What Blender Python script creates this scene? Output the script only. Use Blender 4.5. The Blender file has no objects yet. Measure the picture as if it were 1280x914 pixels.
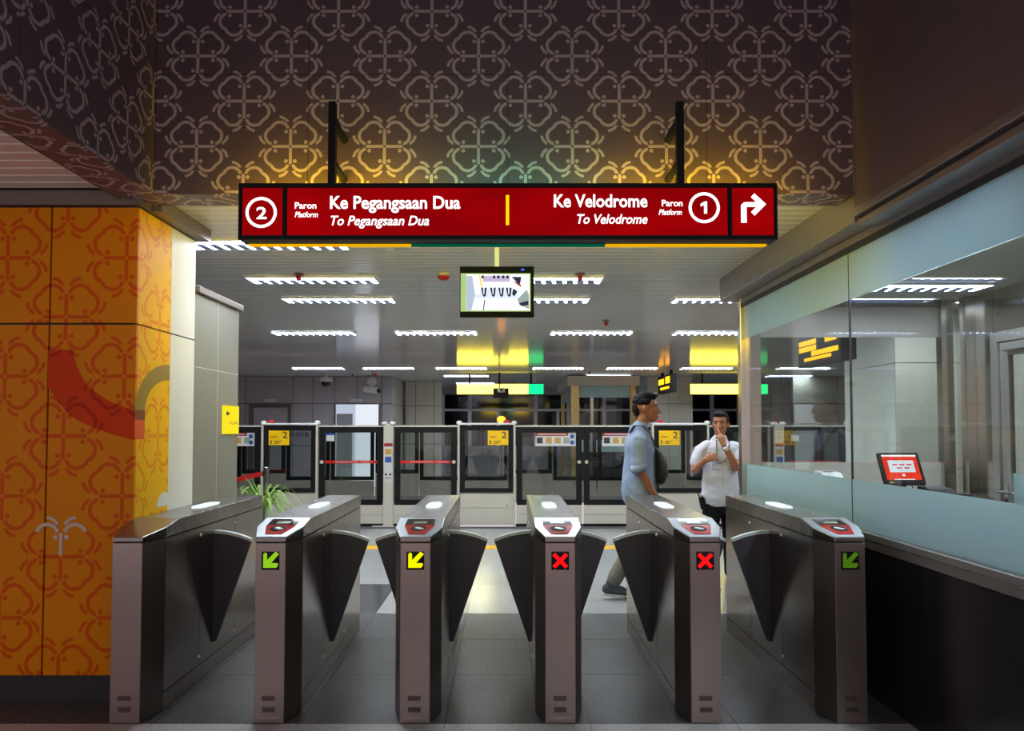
import bpy, bmesh, math, random
from mathutils import Vector, Matrix, Quaternion
random.seed(7)
SC = bpy.context.scene
COL = SC.collection
PI = math.pi

# ------------------------------------------------------------------ camera, world, exposure
cam_d = bpy.data.cameras.new('camera'); cam = bpy.data.objects.new('camera', cam_d); COL.objects.link(cam)
cam.location = (0, 0, 1.5); cam.rotation_euler = (math.radians(90 + 2.04), 0, 0)
cam_d.sensor_width = 36; cam_d.lens = 36 * 900 / 1280
cam_d.shift_x = 8 / 1280; cam_d.shift_y = 46 / 1280
cam_d.clip_start = 0.05; cam_d.clip_end = 100
SC.camera = cam
W = bpy.data.worlds.new('world'); SC.world = W; W.use_nodes = True
W.node_tree.nodes['Background'].inputs[0].default_value = (1.0, 0.84, 0.88, 1)
W.node_tree.nodes['Background'].inputs[1].default_value = 0.7
SC.view_settings.view_transform = 'Standard'; SC.view_settings.look = 'None'
SC.view_settings.exposure = 0.0; SC.view_settings.gamma = 1; SC.view_settings.use_curve_mapping = False
SC.cycles.max_bounces = 8; SC.cycles.transparent_max_bounces = 24
SC.cycles.sample_clamp_indirect = 4.0; SC.cycles.caustics_reflective = False; SC.cycles.caustics_refractive = False
TUBE = 56.0          # radiance of the lamp panels in the ceiling lights

# ------------------------------------------------------------------ mesh helpers
class MB:
    def __init__(s): s.v = []; s.f = []
    def add(s, vs, fs):
        o = len(s.v); s.v += [tuple(p) for p in vs]; s.f += [tuple(i + o for i in f) for f in fs]; return s
    def box(s, x0, x1, y0, y1, z0, z1):
        return s.add([(x0,y0,z0),(x1,y0,z0),(x1,y1,z0),(x0,y1,z0),(x0,y0,z1),(x1,y0,z1),(x1,y1,z1),(x0,y1,z1)],
                     [(0,3,2,1),(4,5,6,7),(0,1,5,4),(1,2,6,5),(2,3,7,6),(3,0,4,7)])
    def poly(s, pts): return s.add(pts, [tuple(range(len(pts)))])
    def prism(s, pts, d):           # pts: planar loop of 3-D points, extruded by the vector d
        n = len(pts); q = [tuple(a + b for a, b in zip(p, d)) for p in pts]
        return s.add(list(pts) + q, [tuple(reversed(range(n))), tuple(range(n, 2 * n))] + [(i, (i + 1) % n, n + (i + 1) % n, n + i) for i in range(n)])
    def lathe(s, prof, c=(0,0,0), n=16, axis='z'):
        vs = []; fs = []
        for r, h in prof:
            for k in range(n):
                a = 2 * PI * k / n; u, w = r * math.cos(a), r * math.sin(a)
                p = (u, w, h) if axis == 'z' else ((u, h, w) if axis == 'y' else (h, u, w))
                vs.append((p[0] + c[0], p[1] + c[1], p[2] + c[2]))
        m = len(prof)
        for i in range(m - 1):
            for k in range(n): fs.append((i*n+k, i*n+(k+1)%n, (i+1)*n+(k+1)%n, (i+1)*n+k))
        fs.append(tuple(reversed(range(n)))); fs.append(tuple(range((m-1)*n, m*n)))
        return s.add(vs, fs)
    def loft(s, pts, rad, ref=(0,0,1), n=14, cap=True):
        P = [Vector(p) for p in pts]; R = [(r, r) if not isinstance(r, (tuple, list)) else r for r in rad]
        vs = []; fs = []; ref = Vector(ref); m = len(P); rows = []
        T = []
        for i in range(m):
            t = (P[min(i+1, m-1)] - P[max(i-1, 0)]); T.append(t.normalized() if t.length > 1e-9 else Vector((0,0,1)))
        rings = [(P[i], R[i], T[i]) for i in range(m)]
        if cap:
            a, b = rings[0], rings[-1]; ra, rb = min(a[1]), min(b[1])
            pre = [(a[0] - a[2] * ra * math.sin(t), (a[1][0] * math.cos(t), a[1][1] * math.cos(t)), a[2]) for t in (1.35, .9, .45)]
            post = [(b[0] + b[2] * rb * math.sin(t), (b[1][0] * math.cos(t), b[1][1] * math.cos(t)), b[2]) for t in (.45, .9, 1.35)]
            rings = pre + rings + post
        for c, (ru, rv), t in rings:
            u = ref - t * ref.dot(t)
            if u.length < 1e-4: u = Vector((1,0,0)) - t * t.x
            u.normalize(); w = t.cross(u)
            for k in range(n):
                a = 2 * PI * k / n; vs.append(tuple(c + u * (ru * math.cos(a)) + w * (rv * math.sin(a))))
        m = len(rings)
        for i in range(m - 1):
            for k in range(n): fs.append((i*n+k, i*n+(k+1)%n, (i+1)*n+(k+1)%n, (i+1)*n+k))
        fs.append(tuple(reversed(range(n)))); fs.append(tuple(range((m-1)*n, m*n)))
        return s.add(vs, fs)
    def ball(s, c, r, n=16, m=10, rot=None):
        if not isinstance(r, (tuple, list)): r = (r, r, r)
        vs = []; fs = []
        for i in range(1, m):
            t = PI * i / m
            for k in range(n):
                a = 2 * PI * k / n; p = Vector((r[0]*math.sin(t)*math.cos(a), r[1]*math.sin(t)*math.sin(a), -r[2]*math.cos(t)))
                if rot: p = rot @ p
                vs.append((p.x + c[0], p.y + c[1], p.z + c[2]))
        for i in range(m - 2):
            for k in range(n): fs.append((i*n+k, i*n+(k+1)%n, (i+1)*n+(k+1)%n, (i+1)*n+k))
        b = len(vs)
        for sg in (-1, 1):
            p = Vector((0, 0, sg * r[2]));  p = rot @ p if rot else p
            vs.append((p.x + c[0], p.y + c[1], p.z + c[2]))
        for k in range(n):
            fs.append((b, (k+1) % n, k)); fs.append((b + 1, (m-2)*n + k, (m-2)*n + (k+1) % n))
        return s.add(vs, fs)
    def mesh(s, name, m, smooth=False):
        me = bpy.data.meshes.new(name); me.from_pydata(s.v, [], s.f); me.update()
        if m: me.materials.append(m)
        if smooth:
            for p in me.polygons: p.use_smooth = True
        return me
    def build(s, name, m, parent=None, world=True, smooth=False, bevel=0, kind=None):
        if parent is not None and world:
            o = wl(parent)
            if o.length > 0: s.v = [(p[0]-o.x, p[1]-o.y, p[2]-o.z) for p in s.v]
        ob = bpy.data.objects.new(name, s.mesh(name, m, smooth)); COL.objects.link(ob)
        if parent is not None: ob.parent = parent
        if bevel:
            b = ob.modifiers.new('bevel', 'BEVEL'); b.width = bevel; b.segments = 2; b.limit_method = 'ANGLE'; b.angle_limit = math.radians(40)
        if kind: ob['kind'] = kind
        return ob

def wl(o):
    v = Vector((0,0,0))
    while o is not None: v += o.location; o = o.parent
    return v
def tag(o, label, cat, group=None):
    o['label'] = label; o['category'] = cat
    if group: o['group'] = group
    return o
def thing(name, loc=(0,0,0), label=None, cat=None, group=None, kind=None):
    o = bpy.data.objects.new(name, None); COL.objects.link(o); o.location = loc; o.empty_display_size = .1
    if label: tag(o, label, cat, group)
    if kind: o['kind'] = kind
    return o
def struct(o): o['kind'] = 'structure'; return o
def inst(name, me, loc=(0,0,0), parent=None, rz=0):
    o = bpy.data.objects.new(name, me); COL.objects.link(o)
    o.location = loc; o.rotation_euler = (0,0,rz)
    if parent is not None: o.parent = parent
    return o
def copy_tree(o, parent=None):
    c = o.copy(); COL.objects.link(c); c.parent = parent
    for ch in o.children: copy_tree(ch, c)
    return c
def B(name, m, parent, x0, x1, y0, y1, z0, z1, bevel=0, **k): return MB().box(x0,x1,y0,y1,z0,z1).build(name, m, parent, bevel=bevel, **k)

# ------------------------------------------------------------------ material helpers
class NT:
    def __init__(s, tree): s.t = tree
    def n(s, typ, **k):
        nd = s.t.nodes.new(typ)
        for a, b in k.items(): setattr(nd, a, b)
        return nd
    def link(s, a, b): s.t.links.new(a, b)
    def put(s, sock, v):
        if hasattr(v, 'is_output') or hasattr(v, 'links'): s.link(v, sock)
        else: sock.default_value = v
    def m(s, op, a, b=0.0, c=None):
        nd = s.n('ShaderNodeMath', operation=op); s.put(nd.inputs[0], a); s.put(nd.inputs[1], b)
        if c is not None: s.put(nd.inputs[2], c)
        return nd.outputs[0]
    def mix(s, fac, a, b):
        nd = s.n('ShaderNodeMix', data_type='RGBA'); s.put(nd.inputs['Factor'], fac)
        s.put(nd.inputs[6], a if hasattr(a, 'links') else (*a, 1)); s.put(nd.inputs[7], b if hasattr(b, 'links') else (*b, 1)); return nd.outputs[2]
    def noise(s, vec, scale, detail=3, rough=.5):
        nd = s.n('ShaderNodeTexNoise'); s.link(vec, nd.inputs['Vector']); nd.inputs['Scale'].default_value = scale
        nd.inputs['Detail'].default_value = detail; nd.inputs['Roughness'].default_value = rough; return nd.outputs['Fac']
    def mapping(s, scale):
        tc = s.n('ShaderNodeTexCoord'); mp = s.n('ShaderNodeMapping'); s.link(tc.outputs['Object'], mp.inputs['Vector']); mp.inputs['Scale'].default_value = scale
        return mp.outputs['Vector']
def srgb(r, g, b):
    f = lambda c: (c/255/12.92) if c/255 <= .04045 else ((c/255+.055)/1.055)**2.4
    return (f(r), f(g), f(b))
def new_mat(name):
    m = bpy.data.materials.new(name); m.use_nodes = True; t = m.node_tree
    return m, NT(t), t.nodes['Principled BSDF'], t.nodes['Material Output']
def pm(name, col, rough=.5, metal=0, var=.06, scale=6, stretch=(1,1,1), bump=0, bscale=None, spec=.5, emit=None, estr=0, coat=0):
    m, N, b, out = new_mat(name)
    vec = N.mapping(stretch); nz = N.noise(vec, scale, 4)
    c0 = tuple(max(0, c*(1-var)) for c in col); c1 = tuple(min(1, c*(1+var)) for c in col)
    N.link(N.mix(nz, c0, c1), b.inputs['Base Color'])
    b.inputs['Roughness'].default_value = rough; b.inputs['Metallic'].default_value = metal; b.inputs['Specular IOR Level'].default_value = spec
    if coat: b.inputs['Coat Weight'].default_value = coat; b.inputs['Coat Roughness'].default_value = .03
    if bump:
        bn = N.n('ShaderNodeBump'); bn.inputs['Strength'].default_value = bump; bn.inputs['Distance'].default_value = .002
        N.link(N.noise(vec, bscale or scale*8, 3), bn.inputs['Height']); N.link(bn.outputs[0], b.inputs['Normal'])
    if emit: b.inputs['Emission Color'].default_value = (*emit, 1); b.inputs['Emission Strength'].default_value = estr
    return m
def em(name, col, st):
    m, N, b, out = new_mat(name); e = N.n('ShaderNodeEmission'); e.inputs[0].default_value = (*col, 1); e.inputs[1].default_value = st
    N.t.nodes.remove(b); N.link(e.outputs[0], out.inputs[0]); return m
def glass_mat(name, tint=(.93,.96,.95), ior=1.45, extra=0.0):
    m, N, b, out = new_mat(name); N.t.nodes.remove(b)
    lw = N.n('ShaderNodeLayerWeight'); lw.inputs[0].default_value = .5; f0 = ((ior-1)/(ior+1))**2
    fr = N.m('MULTIPLY_ADD', N.m('POWER', lw.outputs['Facing'], 5.0), 1-f0, f0)
    tr = N.n('ShaderNodeBsdfTransparent'); tr.inputs[0].default_value = (*tint, 1)
    gl = N.n('ShaderNodeBsdfGlossy'); gl.inputs['Roughness'].default_value = .005; gl.inputs[0].default_value = (1,1,1,1)
    mx = N.n('ShaderNodeMixShader'); N.link(N.m('ADD', fr, extra), mx.inputs[0]); N.link(tr.outputs[0], mx.inputs[1]); N.link(gl.outputs[0], mx.inputs[2])
    N.link(mx.outputs[0], out.inputs[0]); return m
def frosted_mat(name, col, rough_gloss=.25):
    m, N, b, out = new_mat(name); N.t.nodes.remove(b)
    tl = N.n('ShaderNodeBsdfTranslucent'); tl.inputs[0].default_value = (*col, 1)
    df = N.n('ShaderNodeBsdfDiffuse'); df.inputs[0].default_value = (*col, 1)
    gl = N.n('ShaderNodeBsdfGlossy'); gl.inputs['Roughness'].default_value = rough_gloss
    m1 = N.n('ShaderNodeMixShader'); m1.inputs[0].default_value = .30; N.link(tl.outputs[0], m1.inputs[1]); N.link(df.outputs[0], m1.inputs[2])
    lw = N.n('ShaderNodeLayerWeight'); fr = N.m('MULTIPLY_ADD', N.m('POWER', lw.outputs['Facing'], 5.0), .97, .03)
    m2 = N.n('ShaderNodeMixShader'); N.link(fr, m2.inputs[0]); N.link(m1.outputs[0], m2.inputs[1]); N.link(gl.outputs[0], m2.inputs[2])
    N.link(m2.outputs[0], out.inputs[0]); return m

# printed clover motif: node group, U and V in lattice units -> mask
def motif_group():
    g = bpy.data.node_groups.new('clover_motif', 'ShaderNodeTree')
    g.interface.new_socket('U', in_out='INPUT', socket_type='NodeSocketFloat'); g.interface.new_socket('V', in_out='INPUT', socket_type='NodeSocketFloat')
    g.interface.new_socket('Mask', in_out='OUTPUT', socket_type='NodeSocketFloat')
    N = NT(g); gi = N.n('NodeGroupInput'); go = N.n('NodeGroupOutput'); m = N.m
    f = lambda x: m('ABSOLUTE', m('SUBTRACT', m('FRACT', m('ADD', x, .5)), .5))
    a, b = f(gi.outputs[0]), f(gi.outputs[1])
    s = m('GREATER_THAN', m('ADD', a, b), .5); k = m('SUBTRACT', 1.0, m('MULTIPLY', s, 2.0))
    a2 = m('ADD', m('MULTIPLY', a, k), m('MULTIPLY', s, .5)); b2 = m('ADD', m('MULTIPLY', b, k), m('MULTIPLY', s, .5))
    x, y = m('MINIMUM', a2, b2), m('MAXIMUM', a2, b2)
    ln = lambda cx, cy: m('SQRT', m('ADD', m('POWER', m('ABSOLUTE', m('SUBTRACT', x, cx)), 2.0), m('POWER', m('ABSOLUTE', m('SUBTRACT', y, cy)), 2.0)))
    lt = lambda p, q: m('LESS_THAN', p, q); gt = lambda p, q: m('GREATER_THAN', p, q); an = lambda p, q: m('MULTIPLY', p, q)
    arm = an(lt(x, .0165), an(gt(y, .0125), lt(y, .194)))
    dot = lt(ln(.047, .162), .0205)
    arc = an(lt(m('ABSOLUTE', m('SUBTRACT', ln(.116, .177), .0905)), .0165), gt(y, .200))
    horn = an(lt(m('ABSOLUTE', m('SUBTRACT', ln(.123, .227), .099)), .0145), an(lt(x, .118), gt(y, .268)))
    N.link(m('MAXIMUM', m('MAXIMUM', arm, dot), m('MAXIMUM', arc, horn)), go.inputs[0])
    return g
MG = motif_group()
def motif_mat(name, base, line, du, dv, uvec, vvec, u0, v0, rough=.4, spec=.4, metal=0):
    """uvec, vvec: object-space directions unrolled into the print; (u0, v0): where one motif is centred"""
    m, N, b, out = new_mat(name); tc = N.n('ShaderNodeTexCoord')
    def ax(vec, off, d):
        v = N.n('ShaderNodeVectorMath', operation='DOT_PRODUCT'); N.link(tc.outputs['Object'], v.inputs[0]); v.inputs[1].default_value = vec
        return N.m('DIVIDE', N.m('SUBTRACT', v.outputs['Value'], off), d)
    g = N.n('ShaderNodeGroup'); g.node_tree = MG
    N.link(ax(uvec, u0, du), g.inputs[0]); N.link(ax(vvec, v0, dv), g.inputs[1])
    nz = N.noise(tc.outputs['Object'], 3, 3)
    bs = N.mix(nz, tuple(c*.92 for c in base), tuple(min(1, c*1.08) for c in base))
    N.link(N.mix(g.outputs[0], bs, line), b.inputs['Base Color']); b.inputs['Roughness'].default_value = rough
    b.inputs['Specular IOR Level'].default_value = spec; b.inputs['Metallic'].default_value = metal
    return m
def granite(name, a, b_, rough):
    m, N, b, out = new_mat(name); tc = N.n('ShaderNodeTexCoord'); gm = N.n('ShaderNodeNewGeometry')
    n1 = N.noise(gm.outputs['Position'], 48, 6, .9); n2 = N.noise(gm.outputs['Position'], 2.2, 3)
    rp = N.n('ShaderNodeValToRGB'); N.link(n1, rp.inputs[0]); rp.color_ramp.elements[0].position = .35; rp.color_ramp.elements[1].position = .68
    rp.color_ramp.elements[0].color = (*a, 1); rp.color_ramp.elements[1].color = (*b_, 1)
    N.link(N.mix(N.m('MULTIPLY', n2, .35), rp.outputs[0], tuple(c*.6 for c in a)), b.inputs['Base Color'])
    b.inputs['Roughness'].default_value = rough; b.inputs['Specular IOR Level'].default_value = .5
    N.link(N.m('ADD', rough - .05, N.m('MULTIPLY', n2, .12)), b.inputs['Roughness'])
    return m
def brushed(name, col, rough, stretch=(1, 1, 60), bump=.08):
    m, N, b, out = new_mat(name); vec = N.mapping(stretch); nz = N.noise(vec, 9, 5, .65)
    N.link(N.mix(nz, tuple(c*.88 for c in col), tuple(min(1, c*1.08) for c in col)), b.inputs['Base Color'])
    N.link(N.m('ADD', rough - .06, N.m('MULTIPLY', nz, .12)), b.inputs['Roughness']); b.inputs['Metallic'].default_value = 1
    bn = N.n('ShaderNodeBump'); bn.inputs['Strength'].default_value = bump; bn.inputs['Distance'].default_value = .001
    N.link(nz, bn.inputs['Height']); N.link(bn.outputs[0], b.inputs['Normal']); return m

M = {}
M['steel'] = brushed('brushed steel', (.41,.34,.315), .32, (60, 60, 1))
M['steel_side'] = brushed('satin steel', (.33,.29,.265), .21, (60, 2, 1), .04)
M['steel_top'] = brushed('cap steel', (.36,.335,.31), .26, (1, 40, 1), .04)
M['steel_corner'] = brushed('corner steel', (.33,.29,.265), .37, (60, 2, 1), .04)
M['seam'] = pm('seam', (.03,.028,.028), .6)
M['alloy'] = pm('reader plate alloy', (.34,.37,.42), .34, .85, .03, 30)
M['wing'] = pm('wing plastic', (.048,.048,.070), .36, 0, .1, 20, bump=.05, bscale=300)
M['acrylic'] = pm('wing edge acrylic', (.62,.74,.88), .3)
M['black'] = pm('black plastic', (.008,.008,.009), .5, spec=.2)
M['gloss_black'] = pm('gloss black', (.01,.01,.012), .06, spec=.6)
M['bezel'] = pm('monitor bezel', (.005,.005,.006), .6, spec=.05)
M['reader_red'] = pm('reader red', srgb(205,40,38), .07, spec=.6)
M['reader_black'] = pm('reader black', srgb(38,24,32), .05, spec=.6)
M['lcd'] = pm('reader lcd', srgb(150,165,150), .2)
M['icon'] = pm('icon white', srgb(215,220,228), .3)
M['white_led'] = em('white lamp', (.85,.95,1), 1.1)
M['led_green'] = em('led green', (.35,.75,.02), .8); M['led_yellow'] = em('led yellow', (.95,.95,.0), 1.0); M['led_dim'] = em('led dim green', (.10,.26,.01), .6)
M['led_red'] = em('led red', (1,.006,.008), 1.25)
M['led_orange'] = em('led orange', (1,.42,.01), 2.6)
M['screw'] = pm('screw', (.85,.85,.85), .35, .3)
M['plate'] = pm('maker plate', srgb(105,90,90), .35, .6); M['plate_blue'] = pm('maker blue', srgb(50,60,120), .4)
M['strip'] = pm('label strip', srgb(170,160,160), .4)
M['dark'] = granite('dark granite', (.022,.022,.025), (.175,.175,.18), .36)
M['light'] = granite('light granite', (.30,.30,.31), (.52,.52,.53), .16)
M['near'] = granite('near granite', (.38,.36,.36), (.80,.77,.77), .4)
M['black_tile'] = granite('black granite', (.03,.03,.034), (.07,.07,.08), .2)
M['grout'] = pm('grout', (.1,.1,.1), .8)
M['tactile'] = pm('tactile yellow', srgb(235,180,30), .5)
M['slat'] = pm('ceiling slat', (.82,.825,.82), .12, .0, .02, 3, spec=1.0)
M['slat_gap'] = pm('ceiling void', (.16,.16,.16), .8)
M['tube'] = em('fluorescent tube', (.86,.94,1.0), TUBE)
M['pan'] = pm('light reflector', (.8,.83,.9), .2, .6)
M['fin'] = pm('louvre reflection blue', (.30,.42,.85), .3, 0, .02)  # blue stands for the reflections seen between fins that are really white
M['white'] = pm('white enamel', (.8,.8,.79), .35, 0, .03)
M['white_panel'] = pm('white panel', (.78,.79,.76), .45, 0, .02)
M['grey_panel'] = pm('grey panel', (.23,.225,.195), .4, 0, .03)
M['cream'] = pm('cream enamel', (.55,.53,.46), .4, 0, .03)
M['bronze'] = pm('bronze cladding', (.26,.19,.20), .36, .55, .12, 3, (2,30,1))
M['cornice'] = pm('cornice', (.20,.165,.15), .4, .5)
M['fascia'] = pm('booth fascia', (.30,.27,.26), .38, .6, .05, 4)
M['frame_metal'] = pm('booth frame metal', (.50,.48,.47), .35, .8)
M['base_panel'] = pm('booth base laminate', (.018,.016,.018), .22, spec=.4)
M['glass'] = glass_mat('clear glass'); M['psd_glass'] = glass_mat('screen door glass', (.90,.93,.92), 1.5)
M['frost'] = frosted_mat('frosted film', (.76,.95,1.0))
M['purple_panel'] = pm('lilac wall panel', (.46,.42,.47), .4, 0, .04)
M['beige_panel'] = pm('beige wall panel', (.55,.52,.46), .4, 0, .03)
M['yellow_lit_post'] = pm('yellow-lit steel post', (.55,.40,.18), .3, .7)  # stainless posts, with the yellow sign's reflection put into their colour
M['post_steel'] = brushed('post steel', (.62,.58,.52), .2, (40,40,1), .05)
M['frost_white'] = frosted_mat('white film', (.84,.83,.80))
M['night'] = pm('night window glass', (.006,.007,.012), .08, spec=.5)
M['window_white'] = pm('window frame white', (.86,.86,.95), .4)
M['red'] = pm('red enamel', srgb(200,25,30), .35); M['dark_red'] = pm('dark red film', srgb(150,22,26), .4)
M['paper'] = pm('printed white film', (.62,.63,.62), .4); M['ink'] = pm('ink', (.03,.03,.04), .5); M['blue_ink'] = pm('blue ink', srgb(40,80,160), .5)
M['tan_ink'] = pm('tan ink', srgb(190,150,80), .5)
M['sign_yellow'] = pm('yellow film', srgb(245,195,10), .4)
M['sign_yellow_lit'] = em('yellow lightbox', (1,.80,.02), 1.0)
M['glow_yellow'] = em('yellow backlit panel', (1,.66,.0), 22); M['glow_green'] = em('green backlit panel', (.12,.8,.42), 9); M['trim_yellow'] = em('yellow edge light', (.85,.42,.0), 1.0); M['trim_green'] = em('green edge light', (.0,.09,.045), 1.0)
M['far_yellow'] = em('far yellow sign', (1,.80,.05), 9); M['far_green'] = em('far green sign', (.008,.9,.24), 1.8)
M['belt'] = pm('red belt', srgb(215,20,30), .5)
M['leaf'] = pm('palm leaf', (.30,.50,.10), .5, 0, .25, 40)
M['chrome'] = pm('chrome', (.7,.7,.7), .15, 1)
M['track'] = pm('track bed', (.10,.095,.095), .8, 0, .2, 4)

# ------------------------------------------------------------------ floor
floor = thing('floor', (0,0,0), kind='structure')
B('slab', M['grout'], floor, -9, 9, -1.5, 11.0, -.15, -.008)
TS = .74
tiles = {}
def tile_mesh(w, d, mk):
    k = (round(w,3), round(d,3), mk)
    if k not in tiles:
        g = .0015; tiles[k] = MB().box(-w/2+g, w/2-g, -d/2+g, d/2-g, -.012, 0).mesh('tile', M[mk])
    return tiles[k]
def tile_rows(x0, n, y0, y1, rows, mk, special=None):
    d = (y1 - y0) / rows
    for i in range(n):
        for j in range(rows):
            cx, cy = x0 + TS*(i+.5), y0 + d*(j+.5); k = special(cx, cy) if special else mk
            inst('tile', tile_mesh(TS, d, k), (cx, cy, 0), floor)
XT = -.31 - TS*6
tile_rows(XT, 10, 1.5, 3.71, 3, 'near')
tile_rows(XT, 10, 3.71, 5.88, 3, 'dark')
tile_rows(XT, 14, 5.88, 6.98, 1, 'light', lambda x, y: 'black_tile' if -2.8 < x < -1.24 else 'light')
tile_rows(XT, 14, 6.98, 8.96, 2, 'light')
tile_rows(XT, 14, 9.26, 10.80, 2, 'light')
for i in range(14):
    inst('tactile_tile', tile_mesh(TS, .30, 'tactile'), (XT+TS*(i+.5), 9.11, 0), floor)
tb = thing('track_bed', (0,13.4,-1.2), kind='structure'); B('ballast_slab', M['track'], tb, -9, 9, 11.0, 15.9, -1.3, -1.2)
for k, y in enumerate((11.9, 13.0, 14.0, 15.1)): B('rail', M['chrome'], tb, -9, 9, y-.035, y+.035, -1.2, -1.05)
fo = struct(B('floor_opposite_platform', M['light'], None, -9, 9, 15.9, 24.4, -.15, 0))

# ------------------------------------------------------------------ ceiling of linear slats
ceil = thing('ceiling', (0,0,2.83), kind='structure')
B('ceiling_deck', M['slat_gap'], ceil, -9, 9, 4.1, 24.5, 2.862, 2.90)
sl = MB(); prof = [(0,.010),(.003,.002),(.008,0),(.092,0),(.097,.002),(.100,.010),(.100,.03),(0,.03)]
sl.prism([(-9, p[0], p[1]) for p in prof], (18,0,0)); slm = sl.mesh('slat', M['slat'])
y = 4.11
while y < 24.3:
    inst('slat', slm, (0, y, 0), ceil); y += .105
B('ceiling_deck', M['slat_gap'], ceil, -6.5, -2.13, -1.5, 4.1, 2.862, 2.90)
s2 = MB(); s2.prism([(-6.5, p[0], p[1]) for p in prof], (4.35,0,0)); s2m = s2.mesh('slat', M['slat'])
y = .6
while y < 3.95:
    inst('slat', s2m, (0, y, 0), ceil); y += .105

# ------------------------------------------------------------------ patterned light well
BR, BL = srgb(90,75,84), srgb(172,156,164)
DU, DV = .516, .505
UX0, VZ0 = -1.697, 3.045
mat_front = motif_mat('patterned cladding front', BR, BL, DU, DV, (1,0,0), (0,0,1), UX0, VZ0)
mat_left = motif_mat('patterned cladding left', BR, BL, DU, DV, (0,1,0), (0,0,1), 3.9 + (UX0 + 1.925), VZ0)
mat_under_front = motif_mat('patterned soffit front', BR, BL, DU, DV, (1,0,0), (0,-1,0), UX0, VZ0 - 2.78 - 3.9)
mat_under_left = motif_mat('patterned soffit left', BR, BL, DU, DV, (0,1,0), (1,0,0), 3.9 + (UX0 + 1.925), VZ0 - 2.78 - 1.925 - .0)
wb = thing('wall_front', (0, 3.9, 2.78), kind='structure')
B('backing', M['seam'], wb, -1.95, 1.93, 3.915, 4.09, 2.79, 4.9)
def pan(name, m, parent, *b, g=.0015):       # a cladding panel kept in world coordinates so that the print runs on across the joints
    x0,x1,y0,y1,z0,z1 = b
    o = MB().box(x0,x1,y0,y1,z0,z1).build(name, m, None); o.parent = parent
    l = wl(parent); o.matrix_parent_inverse = Matrix.Translation(-l); return o
XS = [-1.925, -1.085, .013, 1.105, 1.915]; ZS = [2.78, 3.447, 4.10, 4.75]
for i in range(4):
    for j in range(3):
        pan('panel', mat_front, wb, XS[i]+.0015, XS[i+1]-.0015, 3.9, 3.915, ZS[j]+.0015, ZS[j+1]-.0015)
    pan('soffit_panel', mat_under_front, wb, XS[i]+.0015, XS[i+1]-.0015, 3.902, 4.10, 2.778, 2.788)
wlft = thing('wall_left', (-1.925, 2, 2.78), kind='structure')
B('backing', M['seam'], wlft, -2.15, -1.94, -1.5, 4.08, 2.79, 4.9)
YS = [3.898, 2.80, 1.71, .62, -.5]
for i in range(4):
    for j in range(3):
        pan('panel', mat_left, wlft, -1.94, -1.925, YS[i+1]+.0015, YS[i]-.0015, ZS[j]+.0015, ZS[j+1]-.0015)
    pan('soffit_panel', mat_under_left, wlft, -2.16, -1.927, YS[i+1]+.0015, YS[i]+(.2 if i == 0 else -.0015), 2.778, 2.788)
B('edge_trim', M['cornice'], wlft, -2.163, -2.157, -1.5, 4.08, 2.776, 2.83)
# right side of the well: bronze cladding with a rounded bottom lip
wr = thing('wall_right', (1.915, 2, 2.66), kind='structure')
YR = [3.9, 2.25, .6, -1.0]
for i in range(3):
    B('panel', M['bronze'], wr, 1.915, 1.935, YR[i+1]+.002, YR[i]-.002, 2.70, 4.75)
B('edge_strip', M['cornice'], wr, 1.905, 1.916, 3.885, 3.90, 2.79, 4.75)
roof = struct(B('ceiling_light_well', M['seam'], None, -2.1, 2.1, -1.5, 4.1, 4.9, 4.95))

# ------------------------------------------------------------------ orange pillar (left)
OR, OL = srgb(226,136,0), srgb(216,88,0)
DO = .665
# unrolled coordinate: x on the front, (y - 4.0) - 2.06 on the side
UO, VO = -2.06 - .062, 1.787
mat_of = motif_mat('orange print front', OR, OL, DO, DO, (1,0,0), (0,0,1), UO, VO, .45, .15)
mat_os = motif_mat('orange print lit side', srgb(250,192,0), srgb(240,152,0), DO, DO, (0,1,0), (0,0,1), UO + 6.06, VO, .5, .15)  # same orange cladding, coloured yellower for the light falling on this side
pil = thing('pillar', (-3.4, 4.4, 0), 'orange pillar with side lit yellow, printed with clover motifs at far left', 'pillar')
B('core', M['seam'], pil, -6.4, -2.075, 4.02, 4.74, 0, 2.80)
zs = [.138, 2.081, 2.742]; xs = [-2.06, -2.545, -3.75, -4.95, -6.4]
for j in range(2):
    for i in range(4):
        pan('panel', mat_of, pil, xs[i+1]+.006, xs[i]-(.006 if i else 0), 4.0, 4.02, zs[j]+.006, zs[j+1]-.006)
    pan('panel', mat_os, pil, -2.075, -2.06, 4.0202, 4.405, zs[j]+.004, zs[j+1]-.004)
    pan('panel', M['white_panel'], pil, -2.075, -2.06, 4.409, 4.75, zs[j]+.004, zs[j+1]-.004)
B('plinth', M['black_tile'], pil, -6.4, -2.08, 4.03, 4.74, 0, .132)
B('cornice', M['cornice'], pil, -6.4, -2.04, 3.975, 4.80, 2.746, 2.828)
B('cornice_return', M['cornice'], pil, -2.04, -1.98, 4.105, 4.80, 2.746, 2.828)
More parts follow.
